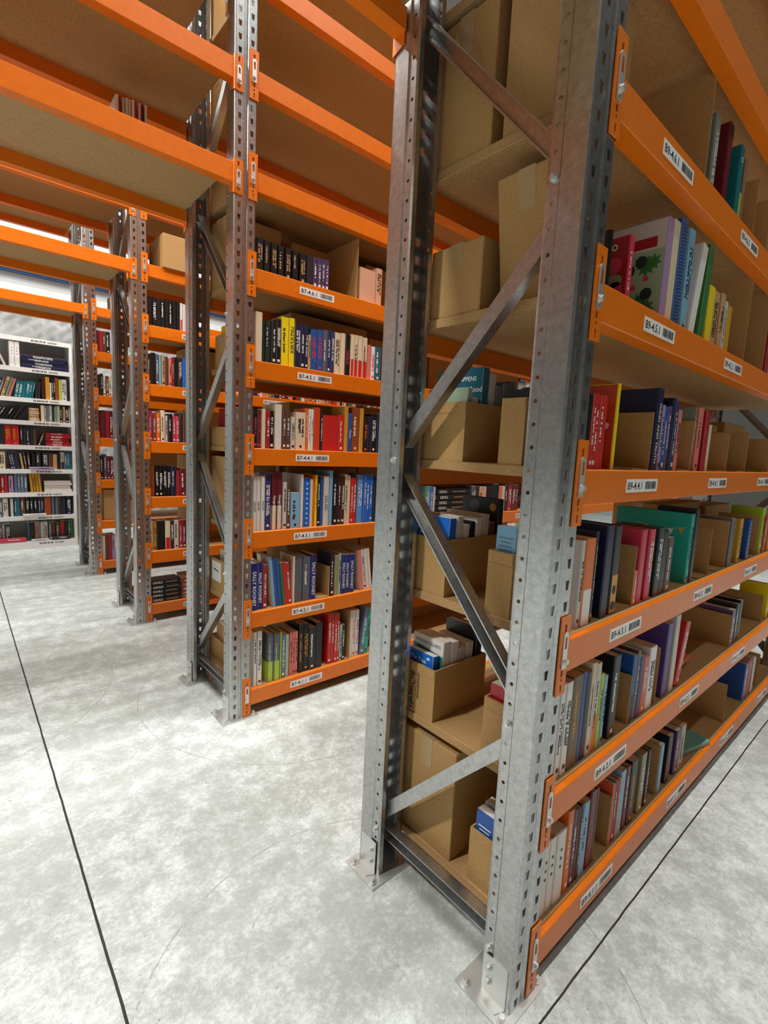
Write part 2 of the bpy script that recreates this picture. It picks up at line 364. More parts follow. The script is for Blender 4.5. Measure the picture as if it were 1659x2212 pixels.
# ------------------------------------------------------------------ rails (orange step rails) and shelves
RH = 0.0805
def ztop(l): return 0.136 + 0.4*(l-1)
def leaf(mb, x0, x1, z0, z1, holes):
    """end plate in the plane y = 0 with pierced keyholes: holes = [(zc, half width, half height)] low to high"""
    xm = (x0+x1)/2; cuts = [z0] + [ (holes[i][0]+holes[i+1][0])/2 for i in range(len(holes)-1)] + [z1]
    for i, (zc, hw, hh) in enumerate(holes):
        a, b = cuts[i], cuts[i+1]
        o = [(x0,0,a),(x1,0,a),(x1,0,b),(x0,0,b)]; q = [(xm-hw*.7,0,zc-hh),(xm+hw*.7,0,zc-hh),(xm+hw,0,zc+hh),(xm-hw,0,zc+hh)]
        for s in range(4):
            t = (s+1) % 4; mb.quad(o[s], o[t], q[t], q[s])
def clip_mesh(cx, z0, h):
    mb = MB(); w = 0.0095
    ring_o = [(cx-w, z0), (cx+w, z0), (cx+w, z0+h*.92), (cx+w*.5, z0+h), (cx-w*.5, z0+h), (cx-w, z0+h*.92)]
    za, zb = z0+h*.55, z0+h*.88
    ring_i = [(cx-w*.45, za), (cx+w*.45, za), (cx+w*.45, zb-.003), (cx+w*.3, zb), (cx-w*.3, zb), (cx-w*.45, zb-.003)]
    for i in range(6):
        j = (i+1) % 6
        f = [(ring_o[i][0], -0.0085, ring_o[i][1]), (ring_o[j][0], -0.0085, ring_o[j][1]), (ring_i[j][0], -0.0085, ring_i[j][1]), (ring_i[i][0], -0.0085, ring_i[i][1])]
        mb.quad(*f)
        mb.quad(f[0], f[1], (f[1][0], -0.0055, f[1][2]), (f[0][0], -0.0055, f[0][2]))
    mb.cyl((cx, -0.0085, z0+h*.22), 'y', 0.0085, -0.002, 16); mb.cyl((cx, -0.0105, z0+h*.22), 'y', 0.0065, -0.006, 6)
    return mb
def add_connector(rail, xl, flip, tall):
    """xl: x of the plate's outer edge in rail space; z relative to the rail's underside"""
    top = 0.146 if tall else 0.094; bot = -0.045 if tall else -0.041
    mb = MB(); x0, x1 = (xl, xl+0.041) if not flip else (xl-0.041, xl)
    holes = [(bot+.016, .004, .009), (bot+.037, .0035, .0035), (bot+.053, .004, .008), (top-.03, .0045, .011)] if tall else [(bot+.014, .0035, .004), (top-.016, .0045, .009)]
    leaf(mb, x0, x1, bot, top, holes)
    xr = x1 if not flip else x0
    mb.quad((xr, 0, bot), (xr, 0.044, bot+.012), (xr, 0.044, .046), (xr, 0.016, .046)); mb.quad((xr, 0, bot), (xr, 0.016, .046), (xr, 0.016, top-.008), (xr, 0, top))
    c = mb.build('end_connector', ORANGE, rail, weld=True, recalc=True); c.location.y = -0.0042
    so = c.modifiers.new('gauge', 'SOLIDIFY'); so.thickness = 0.0032; so.offset = 0.0
    h = 0.088 if tall else 0.07
    k = clip_mesh((x0+x1)/2, bot+(.066 if tall else .024), h).build('lock_clip', ZINC, c); k.location.y = 0.003
def rail_proto(tunnel):
    mb = MB()
    L = 2.7
    prof = [(0, .002), (.002, 0), (.045, 0), (.045, .0535), (.0182, .0535), (.0182, RH-.0015), (.0165, RH), (.002, RH), (0, RH-.002)]
    mb.prism(prof, lambda p, q, t: (t, p, q), 0.004, L-0.004)
    r = mb.build('shelf_rail', ORANGE)
    if not tunnel:
        add_connector(r, -0.037, False, True); add_connector(r, L+0.037, True, True)
    else:
        add_connector(r, -0.037, False, False); add_connector(r, L+0.037, True, False)
    return r
rail_r, rail_t = rail_proto(False), rail_proto(True)
def sticker(rail, x, code, detail):
    mb = MB(); mb.box(x, -0.0008, 0.024, x+0.2, 0.0, 0.058)
    s = mb.build('code_sticker', STICK, rail)
    t = MB(); fn = lambda u, v: (u, -0.0012, v)
    put_text(t, code, fn, x+0.052, 0.041, 0.088, 0.02, True)
    t.build('printed_code', INK, s, recalc=False)
    if detail:
        t = MB(); rnd = random.Random(code); u = x+0.118
        while u < x+0.188:
            wd = rnd.choice((0.0009, 0.0018, 0.0027)); t.quad((u, -0.0012, .031), (u+wd, -0.0012, .031), (u+wd, -0.0012, .052), (u, -0.0012, .052)); u += wd+rnd.choice((0.0009, 0.0014, 0.0022))
        t.build('barcode_stripe', INK, s, recalc=False)
NLEV = {'B9': 9, 'B7': 10, 'B5': 10, 'B3': 9}
used = {id(rail_r): False, id(rail_t): False}
def place_rail(src, loc, rz, label):
    o = src if not used[id(src)] else copy_tree(src)
    used[id(src)] = True
    o.location = loc; o.rotation_euler = (0, 0, rz); o['kind'] = 'thing'
    tag(o, label, 'shelf rail', 'orange shelf rails'); return o
rail_list = []
board_src = {}
def place_board(x0, y0, z, L, label):
    if L not in board_src:
        mb = MB(); mb.box(0, 0, -0.0266, L, 0.554, 0.0)
        o = mb.build('shelf_board', BOARD); bv = o.modifiers.new('edge', 'BEVEL'); bv.width = 0.0015; bv.segments = 1; board_src[L] = o
    else:
        o = board_src[L].copy(); COL.objects.link(o)
    o.location = (x0, y0, z); tag(o, label, 'shelf board', 'particleboard shelf boards')
for k in ('B9', 'B7', 'B5', 'B3'):
    Y = ROWY[k]
    for l in range(1, NLEV[k]+1):
        zb = ztop(l)-RH
        fr = place_rail(rail_r, (0.10, Y, zb), 0, 'orange front rail of %s, %s level up from floor' % (RNAME[k], ORD[l]))
        rail_list.append((fr, k, l))
        place_rail(rail_r, (2.80, Y+RD, zb), math.pi, 'orange rear rail of %s, behind its %s shelf from floor' % (RNAME[k], ORD[l]))
        place_board(0.1045, Y+0.0195, ztop(l), 2.691, 'brown particleboard shelf, %s from floor, in %s' % (ORD[l], RNAME[k]))
    for i, l in enumerate((7, 8, 9)):
        zb = ztop(l)-RH; w = ('lowest', 'middle', 'topmost')[i]
        place_rail(rail_t, (-2.70, Y, zb), 0, 'orange front rail of the %s empty walkway shelf beside %s' % (w, RNAME[k]))
        place_rail(rail_t, (0.0, Y+RD, zb), math.pi, 'orange rear rail of the %s empty walkway shelf beside %s' % (w, RNAME[k]))
        place_board(-2.688, Y+0.0195, ztop(l), 2.676, 'empty particleboard shelf over the walkway beside %s, %s of three' % (RNAME[k], w))
for k in ('B7', 'B5'):
    for l in range(2, 8):
        zb = ztop(l)-RH
        place_rail(rail_r, (2.90, ROWY[k], zb), 0, 'orange front rail in the next bay of %s, %s from floor' % (RNAME[k], ORD[l]))
        place_board(2.913, ROWY[k]+.0195, ztop(l), 2.676, 'particleboard shelf in the next bay of %s, %s from floor' % (RNAME[k], ORD[l]))
        place_rail(rail_r, (5.60, ROWY[k]+RD, zb), math.pi, 'orange rear rail in the next bay of %s, %s from floor' % (RNAME[k], ORD[l]))
    o = copy_tree(proto); o.location = (5.6+UW, ROWY[k]+RD, 0); o.rotation_euler = (0, 0, math.pi); tag(o, 'galvanised frame at the far end of the next bay, %s' % RNAME[k], 'rack frame', 'galvanised rack frames')
for fr, k, l in rail_list:
    if l <= 6 and k in ('B9', 'B7', 'B5'):
        for j in range(4 if k != 'B5' else 3): sticker(fr, 0.233+0.65*j, '%s-4.%d.%d' % (k, l, j+1), k != 'B5')
# ------------------------------------------------------------------ books, dividers, bins
WZ = [2.08, 1.745, 1.49, 1.21, .935, .665, .39, .086]
SHELFN = {'W': ['second', 'third', 'fourth', 'fifth', 'sixth', 'seventh', 'eighth', 'lowest']}
def shelf_phrase(k, l):
    if k == 'W': return 'white bookcase, %s' % (['top', 'second', 'third', 'fourth', 'fifth', 'sixth', 'seventh', 'lowest'][l] + ' shelf')
    return '%s, %s shelf up' % (RNAME[k], ORD[l])
KINDN = {'p': ('paperback', 'paperback'), 'h': ('hardback_book', 'hardback'), 's': ('spiral_book', 'spiral-bound book')}
LIGHT = {'white', 'offwhite', 'pale', 'cream', 'yellow', 'peach', 'tan', 'lime', 'gold', 'mustard', 'sky', 'palegreen', 'beige', 'lilac', 'salmon', 'lightblue', 'navywhite?', 'aqua'}
def book_mesh(w, h, d, color, hard, skin2=None):
    """local: spine on y = 0 facing -y, width along +x, height along +z"""
    mb = MB(); t = 0.0022 if hard else 0.0009; o = 0.003 if hard else 0.0004
    t = min(t, w*0.25)
    mats = [cmat(color)]
    r = min(0.004, w*0.25)
    # wrapped cover: U section with a slightly rounded spine
    outer = [(0, d), (0, r), (r*.3, r*.3), (r, 0), (w-r, 0), (w-r*.3, r*.3), (w, r), (w, d)]
    inner = [(w-t, d), (w-t, r+t), (w-r-t*.2, t), (r+t*.2, t), (t, r+t), (t, d)]
    poly = outer+inner
    n = len(poly); b = len(mb.v)
    mb.v += [(p, q, 0.0) for p, q in poly]+[(p, q, h) for p, q in poly]
    for i in range(n):
        j = (i+1) % n; mb.f.append((b+i, b+j, b+n+j, b+n+i)); mb.m.append(0)
    pairs = [(0, 1, 12, 13), (1, 2, 3, 11, 12), (3, 4, 10, 11), (4, 5, 6, 9, 10), (6, 7, 8, 9)]
    for pr in pairs:
        mb.f.append(tuple(b+n+i for i in pr)); mb.m.append(0); mb.f.append(tuple(b+i for i in reversed(pr))); mb.m.append(0)
    if skin2:                                          # lower band of the jacket in a second colour
        mats.append(cmat(skin2)); mb.cur = 1
        e = 0.0003; hh = h*0.42
        mb.quad((-e, r, 0.001), (-e, d*.98, 0.001), (-e, d*.98, hh), (-e, r, hh)); mb.quad((r, -e, .001), (w-r, -e, .001), (w-r, -e, hh), (r, -e, hh))
        mb.quad((-e, r, .001), (r, -e, .001), (r, -e, hh), (-e, r, hh)); mb.quad((w-r, -e, .001), (w+e, r, .001), (w+e, r, hh), (w-r, -e, hh))
    pg = MB(); pg.box(t, t+.0005, o, w-t, d-o, h-o)
    return mb, mats, pg
def spine_marks(rnd, w, h):
    """unreadable small print: rows of short strokes running down the spine"""
    mb = MB(); z = h*(0.86-0.1*rnd.random()); e = -0.0005; wide = w > 0.022
    cols = [(0.3, 0.72)] if not wide else [(0.22, 0.5), (0.58, 0.8)]
    for a, b2 in cols[:1 if rnd.random() < .5 else 2]:
        zz = z
        end = h*(0.22+.2*rnd.random())
        while zz > end:
            hh = (0.0018+0.003*rnd.random())*(1.6 if wide else 1.2)
            lo = a+(b2-a)*rnd.choice((0, 0, .25)); hi = b2-(b2-a)*rnd.choice((0, 0, .2))
            mb.quad((w*lo, e, zz-hh), (w*hi, e, zz-hh), (w*hi, e, zz), (w*lo, e, zz)); zz -= hh+0.0018+(0.006 if rnd.random() < .18 else 0)
    return mb
def imprint(w, h):
    mb = MB(); e = -0.0005; q = h*0.06; s = min(w*.3, .006); mb.quad((w*.5-s, e, q), (w*.5+s, e, q), (w*.5+s, e, q+2*s), (w*.5-s, e, q+2*s)); return mb
def blob(mb, fn, cx, cy, r, n=12, sq=1.0):
    mb.quad(*[fn(cx+r*math.cos(2*math.pi*i/n), cy+r*sq*math.sin(2*math.pi*i/n)) for i in range(n)])
def cover_art(kind, w, h, d, parent, color):
    """printed picture on the cover that faces along -x"""
    fn = lambda u, v: (-0.0005, d-u, v)      # u runs from the fore-edge to the spine, v up
    mats = []; mb = MB()
    def use(c):
        m = cmat(c)
        if m not in mats: mats.append(m)
        mb.cur = mats.index(m)
    def rect(u0, v0, u1, v1): mb.quad(fn(u0, v0), fn(u1, v0), fn(u1, v1), fn(u0, v1))
    def over(k): 
        nonlocal fn
        fn = lambda u, v, k=k: (-0.0005-0.0003*k, d-u, v)
    if kind == 'sunset':
        use('orangered'); rect(.002, .002, d-.004, h-.002); over(1); use('white')
        for cu, cv, r in ((d*.72, h*.5, .016), (d*.42, h*.32, .010), (d*.66, h*.2, .012)): blob(mb, fn, cu, cv, r, 12, .45); blob(mb, lambda a, b: (-.0011, d-a, b), cu+r*.5, cv+r*.35, r*.6, 12, .6)
        use('black'); blob(mb, fn, d*.62, h*.1, .022); over(2); use('crimson'); blob(mb, fn, d*.5, h*.06, .014)
        use('orange'); [rect(d*.15, h*(.9-.02*i), d*(.6-.1*(i % 2)), h*(.905-.02*i)) for i in range(4)]
    elif kind == 'flower':
        use('crimson'); rect(.002, .002, d-.003, h-.002); over(1)
        use('rose'); [blob(mb, fn, d*a, h*b, .02, 10) for a, b in ((.3, .8), (.7, .6), (.35, .45), (.75, .25))]
        use('khaki'); [blob(mb, fn, d*a, h*b, .024, 9, .7) for a, b in ((.35, .25), (.7, .38))]
        over(2); use('cream'); [blob(mb, fn, d*a, h*.86, .008, 10) for a in (.5, .68)]; use('black'); [blob(mb, lambda p, q: (-.0014, d-p, q), d*a, h*.86, .004, 8) for a in (.5, .68)]
    elif kind == 'leaf':
        use('palegreen'); rect(.002, .002, d-.003, h*.72); use('pale'); rect(.002, h*.72, d-.003, h-.002); over(1)
        use('crimson'); rect(d*.1, h*.74, d*.88, h*.84)
        rnd = random.Random(4); use('green')
        for i in range(9):
            cu, cv = d*(.15+.75*rnd.random()), h*(.12+.55*rnd.random()); s = .018+.012*rnd.random(); a0 = rnd.random()*6
            pts = []
            for j in range(16):
                a = a0+2*math.pi*j/16; rr = s*(1 if j % 2 else .55); pts.append(fn(cu+rr*math.cos(a), cv+rr*math.sin(a)))
            mb.quad(*pts); fn = (lambda f0: lambda u, v: (f0(u, v)[0]-.0001, f0(u, v)[1], f0(u, v)[2]))(fn)
        use('darkgreen'); [blob(mb, fn, d*a, h*b, .017, 7) for a, b in ((.8, .3), (.55, .55), (.7, .62))]
        over(5); use('rose'); [blob(mb, fn, d*a, h*b, .008, 6) for a, b in ((.62, .38), (.78, .45))]
        t = MB(); put_text(t, 'ds', lambda u, v: (-.0022, d-u, v), d*.42, h*.5, .04, .025); t.build('cover_title', INK, parent, recalc=False)
    elif kind == 'bunting':
        use('white')
        N = 24
        for i in range(N):
            u0, u1 = d*(.28+.66*i/N), d*(.28+.66*(i+1)/N); f = lambda u: h*(.80-.05*math.sin(math.pi*(u/d-.28)/.66))
            mb.quad(fn(u0, f(u0)), fn(u1, f(u1)), fn(u1, f(u1)+.0012), fn(u0, f(u0)+.0012))
        for i, c in enumerate(('rose', 'gold', 'skygreen', 'white', 'gold')):
            use(c); u = d*(.36+.13*i); z = h*(.795-.05*math.sin(math.pi*(u/d-.28)/.66)); mb.quad(fn(u-.009, z), fn(u+.009, z), fn(u, z-.022))
        t = MB()
        put_text(t, 'with', lambda u, v: (-.0012, d-u, v), d*.62, h*.42, .05, .012)
        for i in range(2): t.quad(*[(-.0012, d-d*.62+a, h*(.36-.06*i)+b) for a, b in ((.022, 0), (-.02+.012*i, 0), (-.02+.012*i, .007), (.022, .007))])
        t.build('cover_title', WHITE, parent, recalc=False)
    elif kind == 'dusk':
        for i, c in enumerate(('sky', 'lightblue', 'lilac', 'salmon', 'bluegrey')): use(c); rect(.002, h*(.8-.2*i), d-.003, h*(1-.2*i)-(.002 if i == 0 else 0))
        over(1); use('navy'); [blob(mb, fn, d*a, h*b, .006, 7) for a, b in ((.4, .5), (.55, .3))]
    else:
        use(kind if kind in PAL else 'cream'); rect(.004, .004, d-.005, h-.004); over(1); use('charcoal')
        for i in range(7): rect(d*.2, h*(.82-.05*i), d*(.8-.13*(i % 3)), h*(.826-.05*i))
    mb.build('cover_picture', mats, parent)
BOOKS = []
def make_book(x, y, z, w, h, d, color, kind, opts, key, rnd):
    nm = KINDN[kind][0]
    skin2 = opts.get('s')
    mb, mats, pg = book_mesh(w, h, d, color, kind == 'h', skin2)
    o = mb.build(nm, mats, recalc=False)
    pg.build('page_block', PAPER if rnd.random() < .6 else OLDPAPER, o, recalc=False)
    e = lambda u, v: (u, -0.0007, v)
    tcol = WHITE if color not in LIGHT else INK
    if 'c' in opts: tcol = cmat(opts['c'])
    if 't' in opts:
        t = MB(); s = opts['t'].replace('_', ' ')
        put_text(t, s, lambda u, v: (v, -0.0007, -u), -h*.46, w*.5, h*.74, w*.62)
        t.build('spine_title', tcol if not (color == 'maroon' and skin2) else WHITE, o, recalc=False)
    elif kind == 's':
        c = MB()
        n = int(h/0.009)
        for i in range(n):
            zc = 0.006+i*0.009
            for a in range(8):
                a0, a1 = 2*math.pi*a/8, 2*math.pi*(a+1)/8; f = lambda q: (w*.5+w*.42*math.cos(q), 0.002-.006*math.sin(q)-.002)
                p0, p1 = f(a0), f(a1); c.quad((p0[0], p0[1], zc), (p1[0], p1[1], zc), (p1[0], p1[1], zc+.002), (p0[0], p0[1], zc+.002))
        c.build('spiral_binding', cmat('grey'), o, recalc=False)
    else:
        m = opts.get('m')
        if m == 'E':          # round eye on the spine
            b = MB(); blob(b, lambda u, v: (u, -.0006, v), w*.5, h*.84, w*.22, 16); q = b.build('spine_mark', cmat('cream'), o)
            b = MB(); blob(b, lambda u, v: (u, -.0012, v), w*.5, h*.84, w*.09, 12); b.build('spine_mark', INK, o)
        elif m == 'P':        # small dark figure on a tan band
            b = MB(); b.quad((.002, -.0006, .004), (w-.002, -.0006, .004), (w-.002, -.0006, h*.45), (.002, -.0006, h*.45)); q = b.build('spine_panel', cmat('gold'), o)
            b = MB(); blob(b, lambda u, v: (u, -.0012, v), w*.5, h*.28, w*.26, 14, 1.3); blob(b, lambda u, v: (u, -.0012, v), w*.5, h*.1, w*.4, 14, .8); b.build('spine_portrait', INK, o)
        elif m == 'Bk':
            b = MB(); b.quad((.004, -.0006, h*.86), (w-.004, -.0006, h*.86), (w-.004, -.0006, h-.004), (.004, -.0006, h-.004)); b.build('spine_panel', INK, o)
        elif m in ('K', 'O', 'V', 'S', 'R', 'Y', 'G', 'A', 'N', 'T') or m in ('D', 'W') or rnd.random() < .5:
            col = {'R': cmat('rose'), 'Y': INK, 'G': cmat('gold'), 'O': cmat('orange'), 'K': INK, 'V': INK, 'A': cmat('palegreen'), 'N': cmat('tan'), 'T': cmat('navy')}.get(m, WHITE if (color not in LIGHT) else INK)
            if m in ('S', 'V'):
                b = MB()
                for i in range(9 if m == 'S' else 3): blob(b, lambda u, v: (u, -.0006, v), w*.5, h*((.08+.1*i) if m == 'S' else (.5, .62, .74)[i]), min(w*.16, .005), 7)
                b.build('spine_mark', WHITE if m == 'S' else INK, o)
            else:
                spine_marks(rnd, w, h).build('spine_mark', col, o)
                if w > .014 and rnd.random() < .6: imprint(w, h).build('imprint_mark', col, o)
    if 'f' in opts: cover_art(opts['f'], w, h, d, o, color)
    a = R(float(opts.get('l', 0)))
    o.rotation_euler = (0, a, 0)
    o.location = (x, y, z+0.0004+(w*math.sin(a) if a > 0 else 0))
    BOOKS.append((key, o, color, kind, w, opts)); return o
def divider(x, y, z, h, d, label, flap):
    mb = MB(); t = 0.004
    poly = [(0, 0), (-flap, 0), (-flap, t), (-t, t), (-t, h), (0, h)] if flap > .012 else [(0, 0), (-t, 0), (-t, h), (0, h)]
    mb.prism(poly, lambda p, q, s: (p, s, q), 0, d)
    o = mb.build('cardboard_divider', CARD); o.location = (x, y, z); tag(o, label, 'divider', 'cardboard dividers'); return o
def bin_(x, y, z, w, h, d, label):
    mb = MB(); t = 0.004
    mb.prism([(0, 0), (w, 0), (w, h), (w-t, h), (w-t, t), (t, t), (t, h), (0, h)], lambda p, q, s: (p, s, q), 0, d)
    mb.box(0, d, 0, w, d+t, h)
    o = mb.build('shelf_bin', CARD, weld=False); o.location = (x, y, z); tag(o, label, 'box', 'open-front cardboard bins'); return o
def carton(x0, y0, z, x1, y1, h, label, cat='box', flaps=False, art=None):
    """open-topped carton: body with thick walls, a folded rim strip on the near end"""
    mb = MB(); t = 0.005; w, d = x1-x0, y1-y0
    v = lambda a, b, c: (a, b, c)
    for (p0, q0, r0, p1, q1, r1) in ((0, 0, 0, w, d, t), (0, 0, t, t, d, h), (w-t, 0, t, w, d, h*.98), (t, 0, t, w-t, t, h), (t, d-t, t, w-t, d, h)): mb.box(p0, q0, r0, p1, q1, r1)
    root = empty('carton', (x0, y0, z)); tag(root, label, cat, 'cartons in the racks')
    mb.build('carton_body', CARD, root)
    m2 = MB(); m2.box(-0.0012, 0.002, h-0.03, 0, d-0.002, h-0.001); m2.build('folded_rim', CARD, root)
    if flaps:
        m3 = MB(); m3.quad((0, 0, h), (0, d, h), (-0.02, d, h+.08), (-0.02, 0, h+.08)); f = m3.build('flap', CARD, root)
        so = f.modifiers.new('gauge', 'SOLIDIFY'); so.thickness = 0.004
    if art: art(root, w, d, h)
    return root
def closed_box(x0, y0, z, x1, y1, h, label, rot=0.0, tilt=0.0):
    w, d = x1-x0, y1-y0; root = empty('carton', (x0, y0, z), rot); root.rotation_euler.y = tilt; tag(root, label, 'box', 'cartons in the racks')
    mb = MB(); mb.box(0, 0, 0, w, d, h); b = mb.build('carton_body', CARD, root); bv = b.modifiers.new('edge', 'BEVEL'); bv.width = .004; bv.segments = 2
    m2 = MB(); m2.box(-.0008, d*.5-.024, h*.72, w+.0008, d*.5+.024, h+.0008); m2.build('packing_tape', plain('tape', (176, 148, 108), .25), root)
    return root
